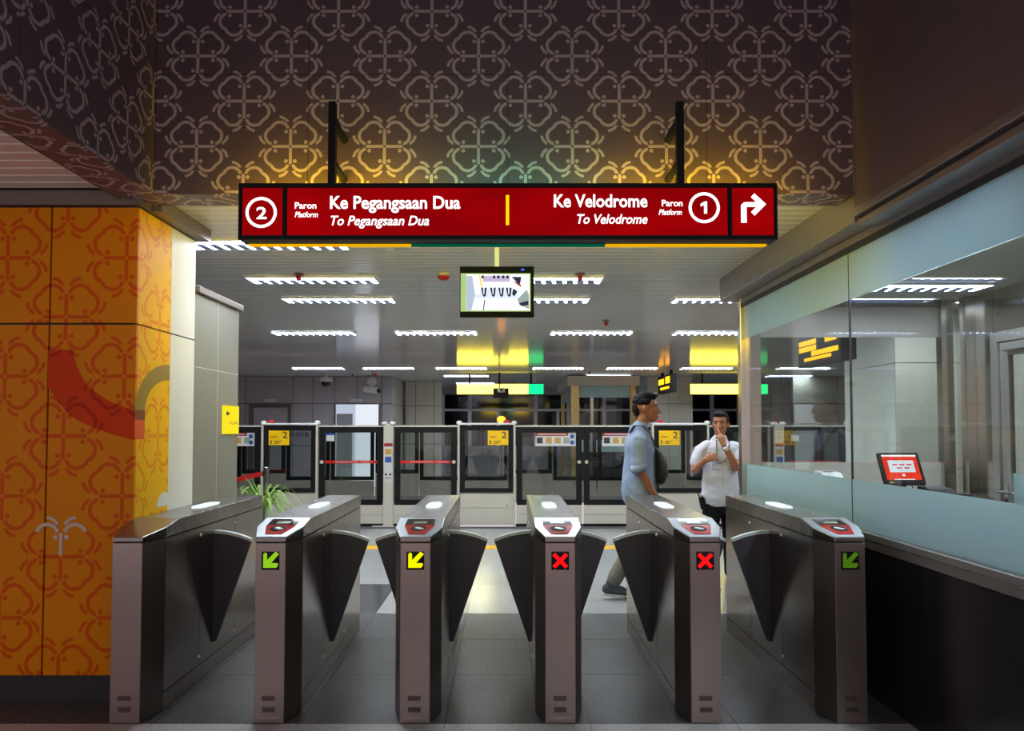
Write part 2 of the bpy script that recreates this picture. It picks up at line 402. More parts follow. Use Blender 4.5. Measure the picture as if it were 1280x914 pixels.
# printed swoosh, arch and palm on the pillar (flat film)
def curve_pts(p, n=10):      # Catmull-Rom through 2-D points
    out = []; q = [p[0]] + list(p) + [p[-1]]
    for i in range(1, len(q)-2):
        for k in range(n):
            t = k/n; a,b,c,d = q[i-1],q[i],q[i+1],q[i+2]
            out.append(tuple(.5*((2*b[j])+(-a[j]+c[j])*t+(2*a[j]-5*b[j]+4*c[j]-d[j])*t*t+(-a[j]+3*b[j]-3*c[j]+d[j])*t**3) for j in (0,1)))
    out.append(tuple(p[-1])); return out
M['swoosh'] = motif_mat('swoosh print', srgb(215,62,0), srgb(185,42,0), DO, DO, (1,0,0), (0,0,1), UO, VO, .45, .15)
M['swoosh_s'] = pm('swoosh print side', srgb(230,92,30), .3); M['arch'] = pm('arch print', srgb(150,125,40), .3); M['arch_dark'] = pm('arch overlap print', srgb(125,45,30), .3)
def onfront(px, py):                      # flat film coordinates on the front face (metres)
    return (-2.06 + (px-168)*.004428, 3.9985, 2.081 - (py-404)*.004443)
inner = curve_pts([(89,437),(95,459),(110,483),(138,502),(168,513)]); outer = curve_pts([(58,483),(80,512),(98,526),(138,542),(168,550)])
MB().poly([onfront(*p) for p in [(58,437)] + inner + outer[::-1]]).build('swoosh_print', M['swoosh'], None)
o = bpy.data.objects['swoosh_print']; o.parent = pil; o.matrix_parent_inverse = Matrix.Translation(-wl(pil))
def onside(y, z, d=.0012): return (-2.06 + d, y, z)
B('swoosh_print', M['swoosh_s'], pil, -2.0605, -2.0588, 4.0, 4.11, 1.436, 1.545)
B('swoosh_print', M['arch_dark'], pil, -2.0605, -2.0586, 4.0, 4.11, 1.545, 1.60)
oa = [(4.405 - .405*math.cos(t), 1.60 + .285*math.sin(t)) for t in [i*PI/2/14 for i in range(15)]]
ia = [(4.405 - .295*math.cos(t), 1.60 + .19*math.sin(t)) for t in [i*PI/2/14 for i in range(15)]]
MB().poly([onside(*p) for p in oa + ia[::-1]]).build('arch_print', M['arch'], pil)
M['palm'] = pm('palm print', srgb(205,190,175), .3)
def ribbon(pts, w):
    L, R_ = [], []
    for i, p in enumerate(pts):
        a = pts[max(i-1,0)]; b = pts[min(i+1,len(pts)-1)]; dx, dz = b[0]-a[0], b[1]-a[1]; l = math.hypot(dx,dz) or 1
        L.append((p[0]-dz/l*w/2, p[1]+dx/l*w/2)); R_.append((p[0]+dz/l*w/2, p[1]-dx/l*w/2))
    return L + R_[::-1]
pc = (UO - DO/2, VO - 1.5*DO)
palm = thing('palm_print', (pc[0], 3.9985, pc[1]), kind=None); palm.parent = pil; palm.location = Vector((pc[0], 3.9985, pc[1])) - wl(pil)
def pp(q): return [(pc[0]+x*DO, 3.9978, pc[1]+z*DO) for x, z in q]
for sg in (-1, 1):
    MB().poly(pp(ribbon([(sg*(.116+.0905*math.cos(math.radians(a))), .177+.0905*math.sin(math.radians(a))) for a in range(163, 15, -9)], .03))).build('frond', M['palm'], palm)
    MB().poly(pp(ribbon([(sg*(.123+.098*math.cos(math.radians(a))), .227+.098*math.sin(math.radians(a))) for a in range(156, 91, -8)], .026))).build('frond', M['palm'], palm)
    MB().poly(pp([(sg*.046+.0195*math.cos(i*PI/8), .162+.0195*math.sin(i*PI/8)) for i in range(16)])).build('nut', M['palm'], palm)
MB().poly(pp([(-.0148,.0125),(.0148,.0125),(.0148,.196),(-.0148,.196)])).build('trunk', M['palm'], palm)
MB().poly([onside(4.36 + .09*math.cos(i*PI/10), 1.03 + .085*math.sin(i*PI/10)) for i in range(11)]).build('arch_print', M['white'], pil)

# grey return wall with cap and yellow exit sign
gw = thing('wall_left_return', (-2.3, 5.1, 0), kind='structure')
B('core', M['seam'], gw, -2.62, -2.076, 4.76, 5.52, 0, 2.40)
for (ya, yb) in ((4.752, 5.14), (5.144, 5.535)):
    for (za, zb) in ((.10, 1.905), (1.909, 2.40)):
        B('panel', M['grey_panel'], gw, -2.076, -2.06, ya, yb, za, zb)
B('end_panel', M['grey_panel'], gw, -2.62, -2.0605, 5.52, 5.535, .10, 2.40)
B('joint_strip', M['white'], gw, -2.0615, -2.0595, 5.1405, 5.1435, .1, 2.40)
B('joint_strip', M['white'], gw, -2.0615, -2.0595, 4.76, 5.535, 1.9055, 1.9085)
B('cap', M['cornice'], gw, -2.64, -2.035, 4.76, 5.57, 2.402, 2.45, bevel=.006)
B('skirting', M['black_tile'], gw, -2.61, -2.066, 4.76, 5.53, 0, .10)

# ------------------------------------------------------------------ text
def text_pts(body, width, cap, bold=.0, shear=0.0):
    cu = bpy.data.curves.new('t', 'FONT'); cu.body = body; cu.size = 1; cu.shear = shear; cu.offset = bold; cu.resolution_u = 3
    ob = bpy.data.objects.new('t', cu); COL.objects.link(ob); dg = bpy.context.evaluated_depsgraph_get()
    me = bpy.data.meshes.new_from_object(ob.evaluated_get(dg)); vs = [v.co.copy() for v in me.vertices]; fs = [tuple(p.vertices) for p in me.polygons]
    bpy.data.objects.remove(ob); bpy.data.meshes.remove(me)
    x0 = min(v.x for v in vs); x1 = max(v.x for v in vs); sx = width/(x1-x0); sz = cap/.71
    return [((v.x-x0)*sx, v.y*sz) for v in vs], fs
def text(body, parent, m, name, place, width, cap, bold=0, shear=0):
    p, f = text_pts(body, width, cap, bold, shear); mb = MB(); mb.add([place(*q) for q in p], f)
    return mb.build(name, m, parent)

ex = thing('exit_sign', (-2.055, 5.4, 1.66), 'small yellow KELUAR sign with black arrow on the grey wall', 'sign')
B('panel', M['sign_yellow_lit'], ex, -2.06, -2.048, 5.23, 5.53, 1.455, 1.665)
exf = lambda u, v: (-2.0468, 5.25 + u, 1.665 - .21*v)
MB().poly([exf(.02,.28), exf(.055,.16), exf(.055,.24), exf(.09,.24), exf(.09,.32), exf(.055,.32), exf(.055,.40)]).build('arrow', M['ink'], ex)
text('KELUAR', ex, M['ink'], 'lettering', lambda u, v: exf(.10 + u, .66 - v/.21), .15, .022)

# ------------------------------------------------------------------ ceiling lights
lights_meshes = {}
def fixture(cx, cy, zc, label, w=1.14, d=.27, group='louvred ceiling lights'):
    t = thing('ceiling_light', (cx, cy, zc), label, 'ceiling light', group)
    if not lights_meshes:
        f = MB(); e = .012
        f.box(-w/2,w/2,-d/2,-d/2+e,-.022,0); f.box(-w/2,w/2,d/2-e,d/2,-.022,0); f.box(-w/2,-w/2+e,-d/2+e,d/2-e,-.022,0); f.box(w/2-e,w/2,-d/2+e,d/2-e,-.022,0)
        lights_meshes['frame'] = f.mesh('frame', M['white'])
        lights_meshes['lamp'] = MB().box(-w/2+e,w/2-e,-d/2+e,d/2-e,-.008,-.002).mesh('lamp', M['tube'])
        lights_meshes['louvre_fin'] = MB().prism([(-.040,-.03,-.021),(.022,-.03,-.021),(.040,d/2-e,-.021),(-.022,d/2-e,-.021)], (0,0,.012)).mesh('louvre_fin', M['fin'])
        lights_meshes['spine'] = MB().box(-w/2+e,w/2-e,-.004,.004,-.0215,-.009).mesh('spine', M['fin'])
    inst('frame', lights_meshes['frame'], (0,0,0), t); inst('lamp', lights_meshes['lamp'], (0,0,0), t)
    for k in range(1, 12): inst('louvre_fin', lights_meshes['louvre_fin'], (-w/2 + w*k/12, 0, 0), t)
    inst('spine', lights_meshes['spine'], (0,0,0), t)
    return t
rows = [
 (5.12, [(-1.71,'bright louvred ceiling light half hidden behind the left end of the red sign')]),
 (6.36, [(-1.71,'louvred ceiling light just beyond the red sprinkler left of the red detector'),(.29,'louvred ceiling light partly hidden behind the top of the hanging monitor')]),
 (7.37, [(-1.71,'louvred ceiling light second from the front left, past the sprinkler one'),(.29,'louvred ceiling light partly hidden behind the lower half of the hanging monitor'),(2.29,'louvred ceiling light cut off by the front end of the booth fascia'),(4.29,'added louvred light, out of sight, brightening the wide white column')]),  # last one is added, unseen, to brighten the white column
 (9.98, [(-4.6,'ceiling light at the far left edge of the row before the screen doors'),(-2.66,'leftmost fully visible thin ceiling light in the row before the screen doors'),(-.96,'thin ceiling light below and left of the hanging monitor'),(1.19,'thin ceiling light below and right of the hanging monitor'),(2.90,'thin ceiling light ending behind the steel booth post'),(5.1,'thin ceiling light seen through the upper clear booth glass')]),
 (15.95, [(-4.15,'leftmost short ceiling light over the far tracks above the dome camera'),(-2.6,'second short ceiling light from the left over the far tracks'),(-.98,'third short ceiling light over the far tracks beside the yellow sign'),(1.16,'fourth short ceiling light over the far tracks right of the yellow sign'),(2.8,'fifth short ceiling light over the far tracks before the small departure display'),(4.45,'sixth short ceiling light over the far tracks before the right yellow sign'),(6.6,'short ceiling light over the far tracks seen through the booth glass')]),
 (18.3, [(-1.0,'farthest thin ceiling light above the left half of the yellow sign'),(2.6,'farthest thin ceiling light above the far platform booth'),(7.2,'farthest thin ceiling light seen through the booth glass')]),
 (21.3, [(-.9,'ceiling light behind the yellow sign at the night windows'),(3.2,'ceiling light behind the far booth at the night windows')]),
]
for y, lst in rows:
    for x, lab in lst: fixture(x, y, 2.829, lab)

def sprinkler(x, y, label):
    t = thing('sprinkler', (x, y, 2.83), label, 'sprinkler', 'red sprinklers')
    MB().lathe([(.012,0),(.042,-.002),(.045,-.012),(.02,-.018)], n=16).build('plate', M['cornice'], t, world=False)
    MB().ball((0,0,-.042), (.024,.024,.026)).build('bulb', M['red'], t, world=False, smooth=True)
sprinkler(-1.78, 6.15, 'red sprinkler bulb in front of the second light on the left')
sprinkler(.64, 6.15, 'red sprinkler bulb in front of the light right of the monitor')
sprinkler(1.24, 8.85, 'red sprinkler bulb right of and beyond the hanging monitor')
sprinkler(1.98, 17.0, 'tiny red sprinkler above the far platform booth')
sprinkler(-3.75, 17.6, 'tiny red sprinkler above the bullet camera')
dt = thing('smoke_detector', (-.53, 6.13, 2.83), 'red and cream smoke detector left of the hanging monitor', 'detector')
MB().lathe([(.05,0),(.056,-.01),(.055,-.03)], n=20).build('base', M['cream'], dt, world=False)
MB().lathe([(.05,-.03),(.05,-.045),(.036,-.062),(.012,-.068)], n=20).build('dome', M['red'], dt, world=False, smooth=True)
dt = thing('smoke_detector', (-3.1, 17.0, 2.83), 'tiny red smoke detector near the far left wall', 'detector')
MB().lathe([(.09,0),(.09,-.03),(.05,-.06)], n=12).build('base', M['cream'], dt, world=False); MB().lathe([(.07,-.06),(.04,-.10)], n=12).build('dome', M['red'], dt, world=False)

# ------------------------------------------------------------------ fare gates
def sz(y): return .94 + y*.06/.31
SHEX = None
ARROW = [(-.036,.034),(-.026,.042),(-.017,.034),(-.017,.004),(.026,.046),(.044,.034),(.004,-.012),(.036,-.012),(.040,-.022),(.030,-.036),(-.036,-.036)]
def gate(cx, label, led, wings, reader=True, strip=False):
    t = thing('fare_gate', (cx, 3.707, 0), label, 'fare gate', 'row of stainless fare gates')
    pl = lambda e: [(-.075-e*.6,-e),(.075+e*.6,-e),(.122+e,.155),(.122+e,1.675),(.075,1.83+e),(-.075,1.83+e),(-.122-e,1.675),(-.122-e,.155)]
    MB().prism([(x,y,0) for x,y in pl(-.008)], (0,0,.915)).build('core', M['seam'], t, world=False)
    MB().prism([(-.075,0,.004),(.075,0,.004),(.075,.006,.004),(-.075,.006,.004)], (0,0,.906)).build('front_panel', M['steel'], t, world=False, bevel=.001)
    for s in (-1, 1):
        a, b = Vector((s*.0765,.0015)), Vector((s*.122,.1535)); nrm = Vector((s*.155, -.047)).normalized()*.004
        q = [(a.x,a.y,.004),(b.x,b.y,.004),(b.x-nrm.x,b.y-nrm.y,.004),(a.x-nrm.x,a.y-nrm.y,.004)]
        if s > 0: q = q[::-1]
        MB().prism(q, (0,0,.906)).build('corner_panel', M['steel_corner'], t, world=False)
        B2 = lambda nm, y0, y1, z0, z1: MB().box(min(s*.1145,s*.122), max(s*.1145,s*.122), y0, y1, z0, z1).build(nm, M['steel_side'], t, world=False)
        B2('kick_panel', .157, 1.675, .004, .098)
        for y0, y1 in ((.158,.594),(.600,1.146),(1.152,1.675)): B2('side_panel', y0, y1, .103, .909)
        for y, z in ((.5975,.865),(.5975,.15),(1.1495,.865),(1.1495,.15)):
            MB().lathe([(.010,0),(.010,s*.003),(.006,s*.006)], c=(s*.122,y,z), n=10, axis='x').build('screw', M['screw'], t, world=False)
        MB().lathe([(.004,0),(.004,s*.002)], c=(s*.1005,.078,.66), n=8, axis='x').build('screw', M['seam'], t, world=False)
    # cap
    c = MB(); e = .002; z0 = .917
    P = [(-.075-e,-e,sz(0)),(.075+e,-e,sz(0)),(.122+e,.155,sz(.155)),(.122+e,.31,1.0),(.122+e,1.675,1.0),(.075,1.832,.955),(-.075,1.832,.955),(-.122-e,1.675,1.0),(-.122-e,.31,1.0),(-.122-e,.155,sz(.155))]
    vs = P + [(x,y,z0) for x,y,z in P]
    c.add(vs, [(0,1,2,3,8,9),(3,4,7,8),(4,5,6,7),tuple(range(19,9,-1))] + [(i,10+i,10+(i+1)%10,(i+1)%10) for i in range(10)])
    c.build('cap', M['steel_top'], t, world=False, bevel=.003)
    # lamp on the top
    hx = [(-.045,.86),(-.025,.80),(.03,.80),(.045,.86),(.045,1.05),(.028,1.12),(-.028,1.12),(-.045,1.05)]
    MB().prism([(x,y,1.0) for x,y in hx], (0,0,.008)).build('status_lamp', M['white_led'], t, world=False, bevel=.003)
    sp = lambda x, y, d=0: (x, y, sz(y) + d)
    if reader:
        hexp = [(-.0755,-.001),(.0755,-.001),(.1225,.155),(.1225,.306),(-.1225,.306),(-.1225,.155)]
        MB().prism([sp(x,y,.0005) for x,y in hexp], (0,0,.003)).build('reader_plate', M['alloy'], t, world=False, bevel=.001)
        rd = thing('reader', (0,0,0)); rd.parent = t
        MB().prism([sp(x,y,.003) for x,y in [(-.078,.175),(-.079,.165),(-.042,.035),(.042,.035),(.079,.165),(.078,.175)]], (0,0,.003)).build('card_area', M['reader_red'], rd, world=False)
        MB().prism([sp(x,y,.003) for x,y in [(-.078,.178),(.078,.178),(.076,.275),(-.076,.275)]], (0,0,.003)).build('display_window', M['reader_black'], rd, world=False)
        MB().prism([sp(x,y,.006) for x,y in [(-.036,.20),(.036,.20),(.036,.235),(-.036,.235)]], (0,0,.0006)).build('display', M['lcd'], rd, world=False)
        MB().prism([sp(.042*math.cos(i*PI/10), .118+.045*math.sin(i*PI/10), .006) for i in range(20)], (0,0,.0006)).build('card_target', M['reader_black'], rd, world=False)
        MB().prism([sp(x,y,.0066) for x,y in [(-.022,.125),(-.012,.143),(.004,.140),(.012,.128),(.028,.120),(.028,.108),(.008,.104),(-.006,.112)]], (0,0,.0005)).build('card_icon', M['icon'], rd, world=False)
    if led:
        ld = thing('direction_display', (0,-.001,.822)); ld.parent = t
        MB().box(-.0455,.0455,-.0015,.002,-.0465,.0465).build('display_glass', M['gloss_black'], ld, world=False)
        if led[0] == 'x':
            for sg in (-1, 1):
                q = [(-.040,-.026),(-.026,-.040),(.040,.026),(.026,.040)]
                MB().prism([(sg*x,-.0016 - .0004*(sg>0),z) for x,z in (q if sg>0 else q[::-1])], (0,-.0008,0)).build('stroke', M['led_red'], ld, world=False)
        else:
            MB().prism([(x,-.0016,z) for x,z in ARROW], (0,-.0008,0)).build('arrow', M[led[1]], ld, world=False)
    # maker plates at the foot
    pt = thing('maker_plate', (0,-.001,.06)); pt.parent = t
    MB().box(-.036,.030,-.0022,.001,.056,.080).build('serial_plate', M['plate'], pt, world=False, bevel=.0008)
    MB().box(-.028,.012,-.0028,-.0015,.064,.067).build('serial_line', M['seam'], pt, world=False)
    MB().box(-.034,.030,-.0022,.001,-.002,.024).build('brand_plate', M['plate'], pt, world=False)
    MB().box(-.030,-.018,-.003,-.0018,.007,.015).build('mark', M['plate_blue'], pt, world=False); MB().box(-.016,.024,-.003,-.0018,.008,.013).build('mark', M['ink'], pt, world=False)
    if strip: MB().box(-.058,.058,-.003,.001,.026,.035).build('label_strip', M['strip'], t, world=False)
    # retractable wings
    for s in wings:
        w = thing('barrier_wing', (s*.122, .813, 0)); w.parent = t
        n = 8; arc = [(.228*i/n, .850 - .004*i/n - .048*(i/n)**2) for i in range(n+1)]
        q = [(0,.18)] + [(0,.85)] + arc[1:] + [(.016,.18)]
        pts = [(s*x,-.014,z) for x,z in q]; pts = pts[::-1] if s < 0 else pts
        MB().prism(pts, (0,.028,0)).build('wing_panel', M['wing'], w, world=False, bevel=.003)
        ed = MB(); ed.prism([(s*x,-.0165,z-.006) for x,z in arc] + [(s*x,-.0165,z+.012) for x,z in arc[::-1]], (0,.033,0)); ed.build('edge_strip', M['acrylic'], w, world=False)
        MB().box(min(0,s*.012),max(0,s*.012),-.02,.02,.18,.845).build('hinge_post', M['wing'], w, world=False)
    return t
GC = [-1.942 + .7404*k for k in range(6)]; GC[0] += .008
gate(GC[0], 'plain fare gate without card reader, beside the orange pillar', None, (1,), reader=False)
gate(GC[1], 'fare gate with green arrow light, second from the orange pillar', ('arrow','led_green'), (-1,1), strip=True)
gate(GC[2], 'fare gate with bright yellow arrow, left of the middle lane', ('arrow','led_yellow'), (-1,1), strip=True)
gate(GC[3], 'fare gate with red cross, right of the middle lane', ('x',), (-1,1), strip=True)
gate(GC[4], 'fare gate with red cross in front of the man in blue shirt', ('x',), (-1,1))
gate(GC[5], 'fare gate with dim green arrow, against the ticket booth', ('arrow','led_dim'), (-1,))

# ------------------------------------------------------------------ overhead sign
SY = 3.60
sg = thing('overhead_sign', (0, SY, 2.45), 'long red illuminated platform direction sign hung above the gates', 'sign')
SX = lambda px: (px - 632) * .004038 - .0025
SZ_ = lambda py: 2.733 - (py - 230) * .00404
def red_face():
    m, N, b, out = new_mat('red sign face'); N.t.nodes.remove(b); e = N.n('ShaderNodeEmission')
    nz = N.noise(N.mapping((1.3,1,3)), 2.0, 2); N.link(N.mix(nz, (.13,.0005,.002), (.46,.0008,.002)), e.inputs[0]); e.inputs[1].default_value = 1.0
    N.link(e.outputs[0], out.inputs[0]); return m
M['red_face'] = red_face(); M['sign_white'] = em('sign lettering white', (1,.97,1), 1.6); M['sign_bar'] = em('sign bar yellow', (1,.62,0), 1.3)
zt, zb_ = 2.735, 2.448
B('housing', M['black'], sg, SX(299), SX(972), SY+.004, SY+.10, zb_, zt, bevel=.003)
for a, b in ((301,355),(357,912),(914,970)): B('face_panel', M['red_face'], sg, SX(a)+.010, SX(b)-.008, SY, SY+.006, zb_+.022, zt-.022)
for a, b in ((299,356),(356,913),(913,972)):
    f = MB(); x0, x1 = SX(a), SX(b); f.box(x0,x1,SY-.008,SY+.006,zt-.022,zt); f.box(x0,x1,SY-.008,SY+.006,zb_,zb_+.022); f.box(x0,x0+.010,SY-.008,SY+.006,zb_+.022,zt-.022); f.box(x1-.008,x1,SY-.008,SY+.006,zb_+.022,zt-.022)
    f.build('frame', M['black'], sg)
for a, b, k in ((304,512,'glow_yellow'),(512,760,'glow_green'),(760,966,'glow_yellow')):
    B('rear_panel', M[k], sg, SX(a), SX(b), SY+.102, SY+.112, zb_+.012, zt-.02)
    B('edge_light', M[k.replace('glow','trim')], sg, SX(a), SX(b), SY+.08, SY+.114, zb_-.008, zb_)
def st(body, x0, x1, base, cap, bold=0, shear=0, m='sign_white'):
    text(body, sg, M[m], 'lettering', lambda u, v: (SX(x0)+u, SY-.0015, SZ_(base)+v), SX(x1)-SX(x0), cap*.00404, bold, shear)
st('Ke Pegangsaan Dua', 413, 576, 261, 16, .022); st('To Pegangsaan Dua', 414, 537, 282, 12, .016, .25)
st('Paron', 369, 396, 261, 8, .02); st('Platform', 369, 398, 272, 7, .016, .25); st('2', 321, 334, 274, 15, .02)
st('Ke Velodrome', 693, 810, 259, 16, .022); st('To Velodrome', 722, 810, 280, 12, .016, .25)
st('Paron', 828, 854, 258, 8, .02); st('Platform', 824, 853, 269, 7, .016, .25)
MB().poly([(SX(x),SY-.0015,SZ_(y)) for x,y in ((876.5,258.5),(880.8,256.8),(880.8,267.5),(884.6,267.5),(884.6,252),(882,252),(876.5,255))]).build('lettering', M['sign_white'], sg)
for cx_, cy_ in ((327,266),(881,260)):
    r = MB(); n = 40; o_, i_ = 19.5*.00404, 15.8*.00404
    r.add([(SX(cx_)+q*math.cos(2*PI*k/n), SY-.0015, SZ_(cy_)+q*math.sin(2*PI*k/n)) for q in (o_, i_) for k in range(n)], [(k,(k+1)%n,n+(k+1)%n,n+k) for k in range(n)])
    r.build('ring', M['sign_white'], sg)
MB().poly([(SX(x),SY-.0015,SZ_(y)) for x,y in ((633,282),(637,282),(637,244),(633,244))]).build('divider_bar', M['sign_bar'], sg)
MB().poly([(SX(x),SY-.0015,SZ_(y)) for x,y in ((927,279),(934,279),(934,259),(946,259),(939.5,265.5),(944,270),(958.5,255.5),(944,242),(939.5,246.5),(946,253),(931,253),(927,257))]).build('arrow', M['sign_white'], sg)
for px in (413.5, 853):
    x = SX(px); B('hanger_post', M['black'], sg, x-.018, x+.018, SY+.012, SY+.05, zt, 3.165)
    for z in (2.86, 3.08): MB().loft([(x,SY+.04,z),(x,3.905,z)], [.020,.020], n=10).build('wall_bracket', M['black'], sg, smooth=True)

# ------------------------------------------------------------------ hanging monitor with gate view
tv = thing('hanging_monitor', (-.06, 5.0, 2.27), 'small flat monitor on a ceiling pole showing the gate camera picture', 'monitor')
TX = lambda px: (px-632)*.005575 - .002
TZ = lambda py: 2.63 - (py-333)*.00562
B('housing', M['bezel'], tv, TX(575), TX(668), 5.0, 5.05, TZ(396), TZ(333), bevel=.004)
B('pole', M['white'], tv, TX(618.5), TX(624), 5.03, 5.06, TZ(333), 2.83)
B('mount', M['black'], tv, -.14, .02, 5.05, 5.08, 2.38, 2.55)
def scr(name, m, pts, d): MB().poly([(TX(575+x*93/774), 4.9993-d, TZ(333+y*63/520)) for x, y in pts][::-1]).build(name, m, scrn)
scrn = thing('screen', (0,0,0)); scrn.parent = tv; scrn.location = -wl(tv)+Vector((0,0,0))
rc = lambda x0,y0,x1,y1: [(x0,y0),(x1,y0),(x1,y1),(x0,y1)]
S_ = {k: em('screen '+k, srgb(*c), 1.15) for k, c in dict(green=(170,195,125), white=(250,252,250), blue=(175,190,205), lilac=(190,175,205), dark=(45,45,70), pale=(215,228,240), red=(160,60,50), yellow=(240,215,60), grey=(150,165,160)).items()}
scr('border', S_['green'], rc(8,72,738,466), 0); scr('picture', S_['white'], rc(66,84,726,456), .0004)
scr('wall', S_['blue'], [(66,100),(130,100),(160,300),(120,456),(70,456)], .0008); scr('column', S_['white'], [(130,90),(205,90),(225,200),(205,290),(170,290)], .0010)
scr('edge', S_['yellow'], [(200,90),(212,90),(235,200),(222,230)], .0012)
scr('platform', S_['lilac'], rc(240,100,520,160), .0008)
for x in (225, 345, 390, 440, 485): scr('door', S_['dark'], rc(x,95,x+25,125), .0012)
scr('floor', S_['pale'], [(190,230),(600,230),(640,330),(150,330)], .0008)
for i, x in enumerate((250, 345, 430, 510)):
    scr('gate', S_['dark'], [(x-30,220),(x+30,220),(x+22,300),(x+5,320),(x-12,300)], .0012); scr('gate_top', S_['white'], [(x-8,215),(x+8,215),(x+5,290),(x-3,290)], .0016)
scr('gate', S_['dark'], [(555,230),(600,260),(570,310),(545,290)], .0012)
scr('booth', S_['dark'], [(540,110),(640,110),(650,200),(600,170)], .0012); scr('booth', S_['red'], [(570,150),(640,195),(635,215),(575,170)], .0016); scr('booth', S_['white'], [(640,120),(700,100),(690,280),(600,330)], .0014)
scr('desk', S_['grey'], [(600,340),(700,240),(720,300),(720,440),(620,400)], .0018); scr('desk', S_['dark'], [(620,380),(715,355),(715,400),(640,410)], .0022); scr('line', S_['dark'], [(255,350),(265,350),(250,456),(240,456)], .0012)
scr('power_lamp', em('blue lamp', (.05,.15,1), 1.2), rc(640,24,672,44), .0006)

# ------------------------------------------------------------------ platform screen doors
PY = 10.90
def yellow_plate(p, x, z, y, flip=False):
    q = thing('platform_number_plate', (0,0,0)); q.parent = p; q.location = -wl(p)
    B('plate', M['sign_yellow'], q, x, x+.31, y-.006, y, z-.22, z)
    text('2', q, M['ink'], 'numeral', lambda u, v: (x+.21+u, y-.0075, z-.115+v), .075, .10, .01)
    text('1', q, M['ink'], 'numeral', lambda u, v: (x+.03+u, y-.0075, z-.20+v), .018, .055, .01)
    for x0, x1, zz in ((.03,.13,.095),(.09,.20,.165),(.09,.16,.19)): B('print_line', M['ink'], q, x+x0, x+x1, y-.0072, y-.006, z-zz-.006, z-zz+.006)
def dome(p, x, z, y, m='red'):
    MB().lathe([(.05,0),(.048,.02),(.03,.045),(.01,.052)], c=(x,y,z), n=14).build('warning_lamp', M[m], p, smooth=True)
